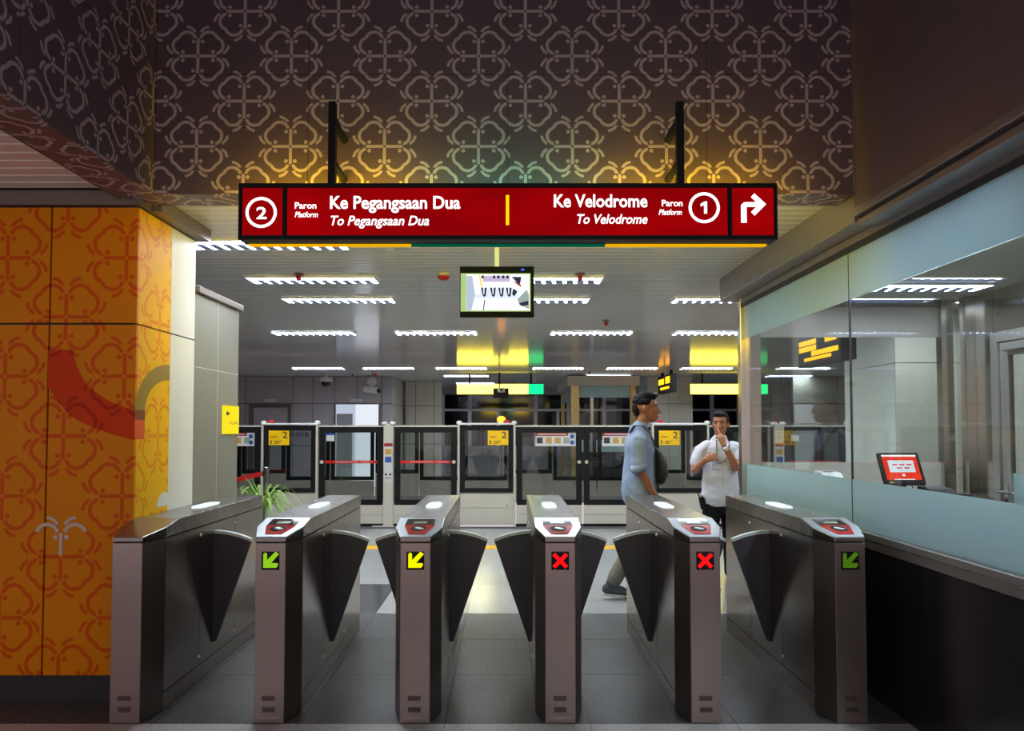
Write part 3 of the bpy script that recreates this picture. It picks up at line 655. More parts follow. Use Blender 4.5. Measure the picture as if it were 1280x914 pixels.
def screen_unit(x0, x1, kind, label, cat, extras=(), y=PY):
    """kind 'fixed': raised frame over a tall cream panel; 'door': long glass over a low panel"""
    t = thing('platform_barrier', ((x0+x1)/2, y, 0), label, cat, 'platform edge screens')
    g = .012
    if kind == 'fixed':
        zt, zb, gl, gr = 1.535, .525, .032, .032
        B('side_post', M['cream'], t, x0, x0+.03, y-.02, y+.09, .02, 1.545); B('side_post', M['cream'], t, x1-.03, x1, y-.02, y+.09, .02, 1.545)
        B('top_rail', M['white'], t, x0, x1, y-.03, y+.10, 1.545, 1.575, bevel=.006)
        for xx in (x0+.02, x1-.02): MB().ball((xx, y+.03, 1.58), (.045,.06,.032), 12, 8).build('rail_cap', M['white'], t, smooth=True)
        B('lower_panel', M['cream'], t, x0+.034, x1-.034, y, y+.05, .30, .505); B('lower_panel', M['cream'], t, x0+.034, x1-.034, y, y+.05, .04, .294)
        MB().lathe([(.012,0),(.012,-.006)], c=(x1-.13,y,.33), n=10, axis='y').build('lock', M['chrome'], t)
        fx0, fx1 = x0+.034, x1-.034; fw = .075
    else:
        zt, zb = 1.515, .335; fx0, fx1 = x0+g, x1-g; fw = .085
        B('top_rail', M['cream'], t, x0, x1, y-.01, y+.06, 1.515, 1.54)
        B('lower_panel', M['cream'], t, x0+g, x1-g, y, y+.05, .195, .322); B('lower_panel', M['cream'], t, x0+g, x1-g, y, y+.05, .06, .19)
        B('threshold', M['black'], t, x0, x1, y-.01, y+.05, 0, .055)
    f = MB(); f.box(fx0,fx1,y,y+.045,zt-fw,zt); f.box(fx0,fx1,y,y+.045,zb,zb+fw*(.9 if kind=='fixed' else 1)); f.box(fx0,fx0+fw,y,y+.045,zb+fw*.9,zt-fw); f.box(fx1-fw,fx1,y,y+.045,zb+fw*.9,zt-fw)
    f.build('frame', M['black'], t)
    B('glass_pane', M['psd_glass'], t, fx0+fw, fx1-fw, y+.015, y+.027, zb+fw*.9, zt-fw)
    gx0, gx1, gz = fx0+fw, fx1-fw, zt-fw
    for e in extras:
        if e == 'plateL': yellow_plate(t, gx0, gz, y)
        if e == 'plateR': yellow_plate(t, gx1-.31, gz, y)
        if e == 'lamp': dome(t, x0+.14, 1.575, y+.03)
        if e == 'lampR': dome(t, x1-.14, 1.575, y+.03)
        if e == 'band':
            B('warning_band', M['red'], t, gx0, gx1, y+.012, y+.0145, .965, 1.008)
            B('band_lettering', M['paper'], t, gx0+.15, gx0+.5, y+.0105, y+.012, .982, .990); B('band_lettering', M['paper'], t, gx0+.54, gx0+.72, y+.0105, y+.012, .982, .990)
        if e == 'sticker':
            s = thing('notice_sticker', (0,0,0)); s.parent = t; s.location = -wl(t)
            B('sheet', M['paper'], s, gx0+.20, gx1-.005, y+.012, y+.0145, gz-.205, gz)
            B('heading', M['dark_red'], s, gx0+.20, gx1-.12, y+.0105, y+.012, gz-.05, gz); B('lettering', M['paper'], s, gx0+.23, gx1-.15, y+.009, y+.0105, gz-.032, gz-.018)
            for k, mm in enumerate(('ink','tan_ink','tan_ink','lcd')): B('pictogram', M[mm], s, gx0+.22+k*.135, gx0+.31+k*.135, y+.0105, y+.012, gz-.165, gz-.075)
            for zz in (.06,.15): MB().lathe([(.034,0),(.034,-.0015)], c=(gx1-.06,y+.012,gz-zz), n=18, axis='y').build('prohibition_mark', M['blue_ink'], s)
        if e == 'small_sticker':
            B('notice_sticker', M['paper'], t, gx0+.02, gx0+.14, y+.012, y+.0145, gz-.13, gz-.01); B('notice_sticker', M['blue_ink'], t, gx0+.02, gx0+.14, y+.0105, y+.012, gz-.04, gz-.01)
        if e == 'icons':
            for k in range(4): B('pictogram', M['ink'], t, gx0+.33+k*.07, gx0+.385+k*.07, y+.012, y+.0145, gz-.09, gz-.03)
        if e in ('knobL','knobR'):
            xx = fx0+.04 if e == 'knobL' else fx1-.04
            MB().lathe([(.028,0),(.028,-.008),(.02,-.012)], c=(xx,y,.985), n=16, axis='y').build('door_knob', M['cream'], t)
        if e in ('arrowL','arrowR'):
            xx = gx0+.09 if e == 'arrowL' else gx1-.09; n = 24
            r = MB(); r.add([(xx+q*math.cos(2*PI*k/n), y+.0135, .985+q*math.sin(2*PI*k/n)) for q in (.058,.050) for k in range(n)], [(k,(k+1)%n,n+(k+1)%n,n+k) for k in range(n)]); r.build('slide_mark_ring', M['ink'], t)
            d = 1 if e == 'arrowL' else -1
            MB().poly([(xx+d*.028,y+.0134,.985),(xx-d*.018,y+.0134,.985+d*.03),(xx-d*.018,y+.0134,.985-d*.03)]).build('slide_mark_arrow', M['ink'], t)
    return t
def screen_post(x0, x1, label, y=PY):
    t = thing('barrier_pillar', ((x0+x1)/2, y, 0), label, 'post', 'platform edge screens')
    B('post', M['cream'], t, x0, x1, y-.03, y+.07, .02, 1.56); B('foot', M['cream'], t, x0-.16, x1+.02, y-.06, y+.07, 0, .03)
    for xx in (x0+.01, x1-.01): MB().ball((xx, y, 1.565), (.05,.05,.03), 12, 8).build('post_cap', M['white'], t, smooth=True)
    s = thing('notice_strip', (0,0,0)); s.parent = t; s.location = -wl(t); w = x1-x0
    B('sheet', M['paper'], s, x0+.01, x1-.01, y-.033, y-.03, .67, 1.27); B('heading', M['dark_red'], s, x0+.01, x1-.01, y-.035, y-.033, 1.22, 1.27)
    for zz, mm in ((1.10,'tan_ink'),(.98,'blue_ink'),(.74,'dark_red')): B('pictogram', M[mm], s, x0+.025, x1-.025, y-.035, y-.033, zz-.0, zz+.085 if mm != 'dark_red' else zz+.012)
    for xx in (x0+.04, x1-.04): MB().lathe([(.018,0),(.018,-.0015)], c=(xx,y-.033,.80), n=12, axis='y').build('prohibition_mark', M['ink'], s)
    return t
screen_unit(-4.68, -3.70, 'door', 'glass platform door beside the grey wall with the yellow sign', 'platform door', ('sticker',))
screen_unit(-3.69, -2.835, 'fixed', 'platform screen panel with yellow 2 plate behind the palm plant', 'screen panel', ('plateL','lamp','icons'))
screen_unit(-2.83, -1.845, 'door', 'platform screen door with red band, left of the cream post', 'platform door', ('band','small_sticker','knobL'))
screen_post(-1.84, -1.695, 'cream screen post with red headed notice strip')
screen_unit(-1.69, -.73, 'door', 'platform screen door with red band, right of the cream post', 'platform door', ('band','knobR'))
screen_unit(-.725, .15, 'fixed', 'platform screen panel with yellow 2 plate in the middle lane', 'screen panel', ('plateR','lampR'))
screen_unit(.155, 1.163, 'door', 'platform sliding door left leaf with notice sticker', 'platform door', ('sticker','knobR','arrowR'))
screen_unit(1.171, 2.18, 'door', 'platform sliding door right leaf behind the man in blue shirt', 'platform door', ('sticker','knobL','arrowL'))
screen_unit(2.21, 3.075, 'fixed', 'platform screen panel with yellow 2 plate between the two men', 'screen panel', ('plateL','lamp'))
screen_unit(3.08, 4.05, 'door', 'platform screen door just behind the steel booth post', 'platform door', ('band',))
screen_post(4.055, 4.20, 'cream screen post seen through the booth glass')
screen_unit(4.205, 5.15, 'door', 'platform screen door with red band seen through the booth glass', 'platform door', ('band','small_sticker'))
screen_unit(5.16, 6.02, 'fixed', 'platform screen panel mostly hidden by the white column', 'screen panel', ())
# floor edge in front of the screens
struct(B('trim_1', M['grout'], None, -9, 9, 10.80, 10.88, -.01, .018))
# opposite platform screens
def far_unit(x0, x1, kind, label):
    t = thing('platform_barrier', ((x0+x1)/2, 15.9, 0), label, 'screen panel', 'screens on the opposite platform'); y = 15.9
    zb = .5 if kind else .35; f = MB(); fw = .08
    f.box(x0+.01,x1-.01,y,y+.05,1.44,1.52); f.box(x0+.01,x1-.01,y,y+.05,zb,zb+.08); f.box(x0+.01,x0+.09,y,y+.05,zb+.08,1.44); f.box(x1-.09,x1-.01,y,y+.05,zb+.08,1.44); f.build('frame', M['black'], t)
    B('glass_pane', M['psd_glass'], t, x0+.09, x1-.09, y+.02, y+.03, zb+.08, 1.44); B('lower_panel', M['cream'], t, x0+.01, x1-.01, y, y+.05, 0, zb-.01)
    B('top_rail', M['cream'], t, x0, x1, y-.01, y+.06, 1.525, 1.55)
x = -6.8; k = 0
pl = ['far left','left','left of the cream post','behind the cream post','beyond the red band door','beyond the middle panel','beyond the middle lane','right of the middle lane','beyond the sliding doors','beyond the right sliding leaf','behind the man in blue shirt','beyond the right yellow plate','behind the man in white shirt','behind the booth post','beyond the booth glass']
while x < 7.0:
    far_unit(x, x+.97, k % 3 == 1, 'opposite platform glass screen, number %s from the left' % ['one','two','three','four','five','six','seven','eight','nine','ten','eleven','twelve','thirteen','fourteen','fifteen'][k]); x += .98; k += 1

# ------------------------------------------------------------------ far walls, windows, doors
def panel_wall(name, x0, x1, y, z1, m, vx, hz):
    t = thing(name, ((x0+x1)/2, y, 0), kind='structure'); B('core', M['seam'], t, x0+.01, x1-.01, y+.015, y+.2, 0, z1)
    for a, b in zip(vx[:-1], vx[1:]):
        for c, d in zip(hz[:-1], hz[1:]): B('panel', M[m], t, a+.008, b-.008, y, y+.015, c+.008, d-.008)
    return t
HZ = [0, 1.05, 2.12, 2.83]
wfl = panel_wall('wall_back_left', -9, -2.91, 18.4, 2.86, 'purple_panel', [-9,-6.66,-5.44,-4.93,-4.38,-3.8,-3.17,-2.91], HZ)
d1 = thing('door_1', (-5.6, 18.38, 0), kind='structure')
B('leaf', M['purple_panel'], d1, -6.42, -5.55, 18.36, 18.39, 0, 2.02); 
f = MB(); f.box(-6.54,-6.42,18.33,18.40,0,2.12); f.box(-5.55,-5.48,18.33,18.40,0,2.12); f.box(-6.42,-5.55,18.33,18.40,2.02,2.12); f.build('door_frame', M['cornice'], d1)
M['lit_pale'] = em('lit back room', (.55,.62,.78), .9); M['lit'] = em('lit doorway', (.86,.90,1.0), .95)
d2 = thing('door_2', (-4.1, 18.38, 0), kind='structure')
B('lit_opening', M['lit_pale'], d2, -4.33, -3.84, 18.375, 18.39, 0, 2.10); B('lit_leaf', M['lit'], d2, -3.83, -3.24, 18.36, 18.39, 0, 2.10); B('shelf_unit', M['pan'], d2, -4.31, -3.9, 18.35, 18.374, 0, 1.86)
f = MB(); f.box(-4.37,-4.33,18.34,18.40,0,2.14); f.box(-3.24,-3.20,18.34,18.40,0,2.14); f.box(-4.33,-3.24,18.34,18.40,2.10,2.14); f.build('door_frame', M['cornice'], d2)
for x, n in ((-6.0,'small white name plate above the dark door'),(-3.8,'small white name plate above the lit doorway')):
    tag(B('name_plate', M['icon'], None, x-.16, x+.14, 18.385, 18.398, 2.16, 2.24), n, 'sign', 'door name plates')
panel_wall('wall_back_recess', -2.845, -1.8, 20.4, 2.86, 'beige_panel', [-2.845,-2.55,-2.03,-1.8], HZ)
t = thing('wall_back_return', (-2.88, 19.4, 0), kind='structure'); B('core', M['seam'], t, -2.96, -2.92, 18.6, 20.4, 0, 2.86)
for c, d in zip(HZ[:-1], HZ[1:]): B('panel', M['beige_panel'], t, -2.92, -2.905, 18.405, 20.39, c+.008, d-.008)
# night windows
wn = thing('window_1', (0, 24, 0), kind='structure')
B('wall_base', M['purple_panel'], wn, -9, 9, 24.1, 24.3, 0, .9); B('wall_head', M['purple_panel'], wn, -9, 9, 24.1, 24.3, 2.62, 2.9)
xs = [-2.1,-1.2,1.0,2.1,3.3,4.6,6.0,6.9,7.8,9.0]
for a, b in zip(xs[:-1], xs[1:]):
    for c, d in ((.9,2.08),(2.14,2.60)): B('pane', M['night'], wn, a+.06, b-.06, 24.12, 24.14, c, d)
    B('mullion', M['window_white'], wn, a-.06, a+.06, 24.04, 24.14, .9, 2.62)
B('transom', M['window_white'], wn, -2.1, 9, 24.05, 24.14, 2.06, 2.14)
for x in (-.25, 1.75): B('mullion', M['window_white'], wn, x-.05, x+.05, 24.05, 24.14, .9, 2.06)
struct(B('wall_far_left', M['purple_panel'], None, -9.2, -9, 4.1, 24.4, -1.3, 2.9)); struct(B('wall_far_right', M['grey_panel'], None, 9, 9.2, 6.2, 24.4, -1.3, 2.9))
struct(B('wall_back', M['purple_panel'], None, -9, 9, 24.31, 24.5, -.1, 2.9))
struct(B('wall_left_infill', M['grey_panel'], None, -9, -6.4, 4.1, 4.3, 0, 2.9))
wrr = panel_wall('wall_back_right', 7.35, 9, 18.4, 2.86, 'grey_panel', [7.35, 8.5, 9.0], HZ)
# orange lamp on a stem standing in for street lamp glow beyond the window
ol = thing('street_glow_lamp', (-.10, 17.0, 1.6), 'orange glowing lamp above the middle screen panel', 'lamp'); MB().ball((-.10,17.0,1.70), (.10,.08,.08)).build('lens', em('orange lamp', (1,.35,.02), 4), ol, smooth=True); B('stem', M['black'], ol, -.12, -.08, 16.98, 17.02, 0, 1.64)
# column and booth on the opposite platform
cb = thing('column', (4.15, 18.4, 0), 'tall beige clad column beside the small departure display', 'column')
B('core', M['seam'], cb, 3.66, 4.75, 18.42, 19.3, 0, 2.83)
for a, b in ((3.63,4.18),(4.19,4.78)):
    for c, d in zip(HZ[:-1], HZ[1:]): B('panel', M['beige_panel'], cb, a, b, 18.4, 18.42, c+.005, d-.006)
for c, d in zip(HZ[:-1], HZ[1:]): B('panel', M['white_panel'], cb, 3.63, 3.66, 18.42, 19.6, c+.005, d-.006)
kb = thing('platform_booth', (2.45, 18, 0), 'glazed staff booth with beige header on the opposite platform', 'booth')
B('header', M['cream'], kb, 1.55, 3.35, 17.95, 21.5, 2.56, 2.80); B('post', M['yellow_lit_post'], kb, 1.64, 1.84, 18, 18.12, 0, 2.56); B('post', M['yellow_lit_post'], kb, 3.12, 3.26, 18, 18.12, 0, 2.56); B('post', M['yellow_lit_post'], kb, 1.64, 1.74, 21.2, 21.3, 0, 2.56)
B('frosted_pane', M['frost'], kb, 1.84, 3.12, 18.05, 18.06, 2.26, 2.55); B('glass_pane', M['glass'], kb, 1.84, 3.12, 18.05, 18.06, 1.2, 2.26); B('frosted_pane', M['frost'], kb, 1.84, 3.12, 18.05, 18.06, .9, 1.2); B('base', M['base_panel'], kb, 1.84, 3.12, 18.03, 18.08, 0, .9)
B('frosted_pane', M['frost'], kb, 1.66, 1.67, 18.12, 21.2, 2.2, 2.55); B('frame', M['frame_metal'], kb, 2.12, 2.2, 18.02, 18.05, .9, 2.26)

# yellow exit signs on the opposite platform
def exit_box(x0, x1, xg, y, label):
    t = thing('exit_lightbox', ((x0+xg)/2, y, 2.32), label, 'sign', 'far yellow lightboxes')
    B('housing', M['black'], t, x0-.01, xg+.01, y+.005, y+.10, 2.315, 2.575); B('yellow_face', M['far_yellow'], t, x0, x1, y-.003, y+.005, 2.325, 2.565); B('green_face', M['far_green'], t, x1+.01, xg, y-.003, y+.005, 2.325, 2.565)
    for xx in (x0+.3, xg-.3): B('hanger', M['black'], t, xx-.02, xx+.02, y+.03, y+.07, 2.575, 2.83)
exit_box(-1.18, .55, .92, 17.5, 'bright yellow lightbox with green end above the middle panel')
exit_box(4.50, 6.06, 6.38, 17.5, 'bright yellow lightbox at right, cut by the steel booth post')
cm = thing('camera', (0,0,0)) if False else None
bc = thing('security_camera', (-.14, 17.2, 2.45), 'dark box camera in front of the middle yellow lightbox', 'camera'); B('bracket', M['black'], bc, -.30, .08, 17.3, 17.34, 2.22, 2.46); B('body', M['cream'], bc, -.19, -.02, 17.1, 17.28, 2.35, 2.46, bevel=.01); MB().lathe([(.03,0),(.03,-.03)], c=(-.1,17.1,2.40), n=12, axis='y').build('lens', M['black'], bc); B('drop_rod', M['black'], bc, -.17, -.13, 17.2, 17.24, 2.46, 2.83)
# dome and bullet cameras
dc = thing('dome_camera', (-4.45, 17.8, 2.6), 'white dome camera hanging from the ceiling above the left doors', 'camera')
MB().lathe([(.04,2.83),(.04,2.76),(.15,2.74),(.15,2.64)], c=(-4.45,17.8,0), n=18).build('housing', M['white'], dc, smooth=False); MB().ball((-4.45,17.8,2.63), (.12,.12,.12)).build('dome', M['gloss_black'], dc, smooth=True)
bc = thing('bullet_camera', (-3.4, 18.3, 2.5), 'white bullet camera on the wall right of the lit doorway', 'camera')
MB().lathe([(.12,0),(.12,-.04)], c=(-3.42,18.4,2.68), n=16, axis='y').build('wall_plate', M['white'], bc); MB().loft([(-3.42,18.36,2.66),(-3.40,18.2,2.56),(-3.38,18.15,2.48)], [.035,.03,.03], n=10).build('arm', M['white'], bc, smooth=True)
MB().loft([(-3.52,18.1,2.47),(-3.22,17.95,2.43)], [.075,.08], n=14).build('body', M['white'], bc, smooth=True); MB().loft([(-3.21,17.945,2.428),(-3.17,17.925,2.423)], [.06,.06], n=14).build('lens', M['gloss_black'], bc, smooth=True)

# LED departure displays
def led_display(x, y0, y1, z0, z1, label, rowsd):
    t = thing('departure_display', (x, (y0+y1)/2, z0), label, 'display', 'orange departure displays')
    B('housing', M['black'], t, x, x+.14, y0, y1, z0, z1, bevel=.004)
    for yy in (y0+.2, y1-.25): B('hanger', M['black'], t, x+.04, x+.10, yy, yy+.08, z1, 2.83)
    s = thing('led_rows', (0,0,0)); s.parent = t; s.location = -wl(t); L = y1-y0; H = z1-z0
    for a, b, c, d in rowsd:       # fractions: along the face from its far end, from the top
        n = max(1, round((b-a)/.085)); w = (b-a)/n
        for k in range(n): MB().box(x-.003, x, y1-L*(a+w*(k+.93)), y1-L*(a+w*k), z1-H*d, z1-H*c).build('led_character', M['led_orange'], s)
RD = [(.03,.46,.345,.47),(.66,.92,.345,.50),(.03,.46,.50,.63),(.34,.95,.65,.77),(.16,.80,.80,.88)]
led_display(3.0, 6.42, 7.36, 2.115, 2.50, 'orange lit departure display seen through the booth glass', RD)
led_display(3.74, 16.3, 17.65, 2.32, 2.74, 'small orange departure display hanging before the beige column', [(.06,.5,.18,.5),(.62,.95,.12,.5),(.2,.9,.66,.8)])

# white column beyond the booth
wc = thing('column', (4.8, 8.6, 0), 'wide white clad column seen through the booth glass', 'column')
B('core', M['seam'], wc, 4.36, 5.6, 8.02, 9.18, 0, 2.83)
for c, d in ((.1,1.05),(1.05,2.225),(2.225,2.83)):
    for ya, yb in ((8.0,8.66),(8.665,9.2)): B('panel', M['white_panel'], wc, 4.34, 4.36, ya+(.0205 if ya == 8.0 else 0), yb, c+.004, d-.004)
    for xa, xb in ((4.34,4.97),(4.975,5.6)): B('panel', M['beige_panel'], wc, xa, xb, 8.0, 8.02, c+.004, d-.004)  # front face in darker beige for the shade on the white cladding

# ------------------------------------------------------------------ ticket booth (right)
bx = thing('booth_wall', (2.05, 4, 0), 'ticket booth front of frosted and clear glass on a dark base', 'booth')
YB = [6.17, 4.285, 2.3, .3]
for a, b in zip(YB[1:], YB[:-1]):
    B('base_panel', M['base_panel'], bx, 2.05, 2.09, a+.002, b-.002, .0, .82)
    B('frosted_pane', M['frost'], bx, 2.055, 2.063, a+.002, b-.002, .915, 1.195)
    B('glass_pane', M['glass'], bx, 2.055, 2.063, a+.002, b-.002, 1.195, 2.266)
    B('frosted_pane', M['frost'], bx, 2.055, 2.063, a+.002, b-.002, 2.266, 2.545)
for j in YB[1:3]: B('joint_strip', M['seam'], bx, 2.053, 2.065, j-.003, j+.003, .915, 2.545)
B('ledge', M['frame_metal'], bx, 2.02, 2.10, .3, 6.17, .875, .915, bevel=.004); B('ledge_moulding', M['fascia'], bx, 2.035, 2.10, .3, 6.17, .822, .872, bevel=.004)
B('head_frame', M['fascia'], bx, 2.03, 2.09, .3, 6.17, 2.575, 2.62); B('head_channel', M['seam'], bx, 2.045, 2.075, .3, 6.17, 2.545, 2.575)
B('corner_post', M['post_steel'], bx, 2.02, 2.10, 6.17, 6.25, 0, 2.62, bevel=.003); B('corner_post', M['post_steel'], bx, 2.105, 2.20, 6.19, 6.25, 0, 2.62, bevel=.003)
fc = thing('trim_2', (1.915, 4, 2.62), kind='structure')
B('fascia', M['fascia'], fc, 1.915, 2.6, 3.905, 6.38, 2.655, 2.829); B('fascia_lip', M['fascia'], fc, 1.905, 2.10, 3.90, 6.38, 2.622, 2.653, bevel=.005)
B('end_plate', M['fascia'], fc, 1.915, 4.1, 6.38, 6.40, 2.622, 2.829)
B('moulding', M['fascia'], fc, 1.90, 2.05, -1.0, 3.895, 2.652, 2.70, bevel=.006); B('moulding', M['seam'], fc, 1.93, 2.05, -1.0, 3.895, 2.635, 2.652); B('moulding', M['fascia'], fc, 1.92, 2.05, -1.0, 3.895, 2.60, 2.635, bevel=.004)
# far side of the booth: glass with the same bands
bf = thing('booth_end_wall', (3, 6.2, 0), 'far glazed end of the ticket booth behind the counter', 'booth')
B('base_panel', M['base_panel'], bf, 2.21, 3.75, 6.2, 6.24, 0, .9); B('frosted_pane', M['frost_white'], bf, 2.21, 3.75, 6.215, 6.223, .9, 1.205); B('glass_pane', M['glass'], bf, 2.21, 3.75, 6.215, 6.223, 1.205, 2.285)
B('frosted_pane', M['frost_white'], bf, 2.21, 3.75, 6.215, 6.223, 2.285, 2.55); B('head_frame', M['fascia'], bf, 2.21, 3.75, 6.19, 6.25, 2.55, 2.62)
B('corner_post', M['post_steel'], bf, 3.75, 3.85, 6.17, 6.25, 0, 2.62); B('corner_post', M['post_steel'], bf, 3.85, 3.95, 6.0, 6.08, 0, 2.62)
B('glass_pane', M['glass'], bf, 3.875, 3.883, 6.08, 6.17, .9, 2.55)
# booth right wall with door
br = thing('wall_right_booth', (3.95, 4, 0), kind='structure')
for ya, yb in ((.3,2.2),(2.2,3.9),(3.9,4.85),(5.78,6.0)): B('panel', M['post_steel'], br, 3.93, 3.97, ya+.002, yb-.002, 0, 2.60)
B('panel', M['post_steel'], br, 3.93, 3.97, 4.852, 5.778, 2.27, 2.60)
dr = thing('door_3', (3.93, 5.3, 0), kind='structure')
f = MB(); f.box(3.90,3.98,5.70,5.778,0,2.26); f.box(3.90,3.98,4.852,4.93,0,2.26); f.box(3.90,3.98,4.93,5.70,2.18,2.26); f.build('door_frame', M['frame_metal'], dr)
f = MB(); f.box(3.92,3.96,5.60,5.695,.02,2.17); f.box(3.92,3.96,4.935,5.03,.02,2.17); f.box(3.92,3.96,5.03,5.60,2.07,2.17); f.box(3.92,3.96,5.03,5.60,.02,.2); f.build('door_stile', M['frame_metal'], dr)
B('glass_pane', M['glass'], dr, 3.936, 3.944, 5.03, 5.60, 1.15, 2.07); B('frosted_pane', M['frost'], dr, 3.936, 3.944, 5.03, 5.60, .2, 1.15)
B('closer', M['frame_metal'], dr, 3.86, 3.92, 5.3, 5.6, 2.10, 2.16, bevel=.006)
h = MB(); h.loft([(3.92,5.65,1.0),(3.86,5.65,1.0)], [.012,.012], n=8); h.build('handle_spindle', M['chrome'], dr); MB().loft([(3.86,5.66,1.0),(3.86,5.50,1.0)], [.011,.011], n=8).build('handle', M['chrome'], dr, smooth=True); B('lock_plate', M['chrome'], dr, 3.912, 3.92, 5.63, 5.67, .9, 1.06)
struct(B('wall_right_corridor', M['beige_panel'], None, 5.4, 5.5, 1.0, 8.0, 0, 2.62)); struct(B('ceiling_booth', M['white_panel'], None, 2.09, 5.4, .3, 6.19, 2.605, 2.62)); struct(B('floor_booth', M['dark'], None, 2.10, 5.4, .3, 6.2, -.02, .003))
struct(B('wall_right_infill', M['beige_panel'], None, 5.5, 9, 6.2, 6.3, 0, 2.9))
ct = thing('ticket_counter', (2.4, 4, 0), 'pale worktop behind the booth glass', 'counter'); B('worktop', M['cream'], ct, 2.11, 2.75, 1.2, 6.0, 1.04, 1.08, bevel=.004); B('front', M['cream'], ct, 2.14, 2.20, 1.2, 6.0, .01, 1.04); B('side', M['cream'], ct, 2.14, 2.75, 5.95, 6.0, .01, 1.04); B('side', M['cream'], ct, 2.14, 2.75, 1.2, 1.25, .01, 1.04)
lb1 = fixture(3.15, 5.55, 2.604, 'louvred light inside the ticket booth', group='booth lights'); lb2 = fixture(2.34, 3.5, 2.604, 'nearer unseen louvred light, put beside the booth glass to brighten its film', group='booth lights'); lb3 = fixture(2.34, 2.0, 2.604, 'nearest louvred light, out of view, put there to brighten the booth film', group='booth lights')
lb2.rotation_euler = lb3.rotation_euler = (0, 0, PI/2)  # both unseen, set along the glass to brighten its upper film
# touch monitor reclined on the counter, facing the hall
mo = thing('touch_monitor', (2.31, 4.21, 1.08), 'black touch monitor with a red and white screen behind the glass', 'monitor')
mo_s = thing('screen', (0, -.045, .095)); mo_s.parent = mo; mo_s.rotation_euler = (math.radians(-26), 0, 0)
bl = dict(world=False)
MB().box(-.12,.12,0,.025,0,.20).build('bezel', M['black'], mo_s, bevel=.006, **bl)
S_['ui_red'] = em('screen red', srgb(250,62,40), 1.0); S_['ui_pink'] = em('screen text red', srgb(225,70,90), 1.0)
def ui(nm, m, x0, x1, z0, z1, d): MB().poly([(x0,-d,z0),(x1,-d,z0),(x1,-d,z1),(x0,-d,z1)]).build(nm, S_[m], mo_s, **bl)
ui('display', 'ui_red', -.102, .100, .028, .185, .0006); ui('title_bar', 'white', -.102, .100, .173, .185, .001); ui('task_bar', 'white', -.06, .06, .028, .033, .001); ui('dialog', 'pale', -.074, .076, .075, .150, .001); ui('tab', 'yellow', -.016, .018, .146, .152, .0014); ui('start_button', 'white', -.008, .008, .050, .064, .001)
for z, xs_ in ((.118, (-.05, -.01, .032)), (.097, (-.03, .015))):
    for x_ in xs_: ui('word', 'ui_pink', x_, x_+.03, z, z+.009, .0014)
MB().box(-.095,-.068,-.0008,0,.008,.014).build('label', M['sign_yellow'], mo_s, **bl)
MB().box(-.055,.045,.03,.07,.0,.14).build('neck', M['black'], mo, bevel=.006, **bl); MB().box(-.08,.08,-.03,.12,.0,.018).build('base', M['black'], mo, bevel=.006, **bl)
MB().loft([(.06,.02,.12),(.075,.02,.06),(.085,.02,.02),(.11,.02,.006)], [.003]*4, n=6).build('cable', M['black'], mo, **bl)
pr = thing('receipt_printer', (2.46, 4.10, 1.08), 'low black receipt printer beside the red touch monitor', 'printer')
MB().prism([(-.07,-.07,0),(-.07,.10,0),(-.07,.10,.085),(-.07,-.02,.075),(-.07,-.07,.05)], (.14,0,0)).build('body', M['black'], pr, bevel=.006, **bl)
MB().box(-.05,.05,-.072,-.068,.028,.040).build('paper_slot', M['icon'], pr, **bl); MB().box(-.02,.01,-.0725,-.069,.008,.016).build('label', M['tan_ink'], pr, **bl)
MB().box(.075,.16,-.05,.08,0,.05).build('cutter_unit', M['black'], pr, bevel=.005, **bl)
cr = thing('card_terminal', (2.52, 5.6, 1.08), 'pale blue card terminal lying on the booth counter', 'card terminal')
MB().prism([(-.09,-.09,0),(-.09,.09,0),(-.09,.09,.085),(-.09,-.03,.075),(-.09,-.09,.03)], (.16,0,0)).build('body', M['icon'], cr, bevel=.008, **bl)
MB().box(-.05,.03,0,.06,.08,.0865).build('keypad', M['purple_panel'], cr, **bl); MB().box(.09,.16,-.10,-.02,0,.02).build('tray', M['icon'], cr, bevel=.004, **bl)

# ------------------------------------------------------------------ palm plant and belt barrier
bp = thing('barrier_post', (-3.02, 9.1, 0), 'slim chrome belt barrier post beside the palm plant', 'barrier post')
MB().lathe([(.16,0),(.16,.02),(.03,.03),(.03,.94),(.038,.94),(.038,1.0),(.02,1.01)], n=18).build('post', M['chrome'], bp, world=False, smooth=False)
MB().box(-.04,.0,-.02,.02,.89,.96).build('belt_head', M['black'], bp, world=False)
b = MB(); n = 10; p0, p1 = Vector((-3.07, 9.1, .925)), Vector((-4.6, 8.9, .70)); pts = [p0.lerp(p1, i/n) - Vector((0,0,.05*math.sin(PI*i/n))) for i in range(n+1)]
b.add([(p.x,p.y-.002,p.z-.03) for p in pts]+[(p.x,p.y-.002,p.z+.03) for p in pts]+[(p.x,p.y+.002,p.z-.03) for p in pts]+[(p.x,p.y+.002,p.z+.03) for p in pts],
      [(i,i+1,n+2+i,n+1+i) for i in range(n)]+[(2*n+2+i+1,2*n+2+i,3*n+3+i,3*n+4+i) for i in range(n)]+[(n+1+i,n+2+i,3*n+4+i,3*n+3+i) for i in range(n)]+[(2*n+2+i,2*n+3+i,i+1,i) for i in range(n)])
tag(b.build('barrier_belt', M['belt'], None), 'red belt stretched from the barrier post behind the grey wall', 'belt')
pt = thing('potted_palm', (-2.95, 8.75, 0), 'feathery green potted palm behind the first two gates', 'plant')
MB().lathe([(.10,0),(.13,.02),(.16,.28),(.175,.30),(.15,.30)], n=18).build('pot', M['cream'], pt, world=False)
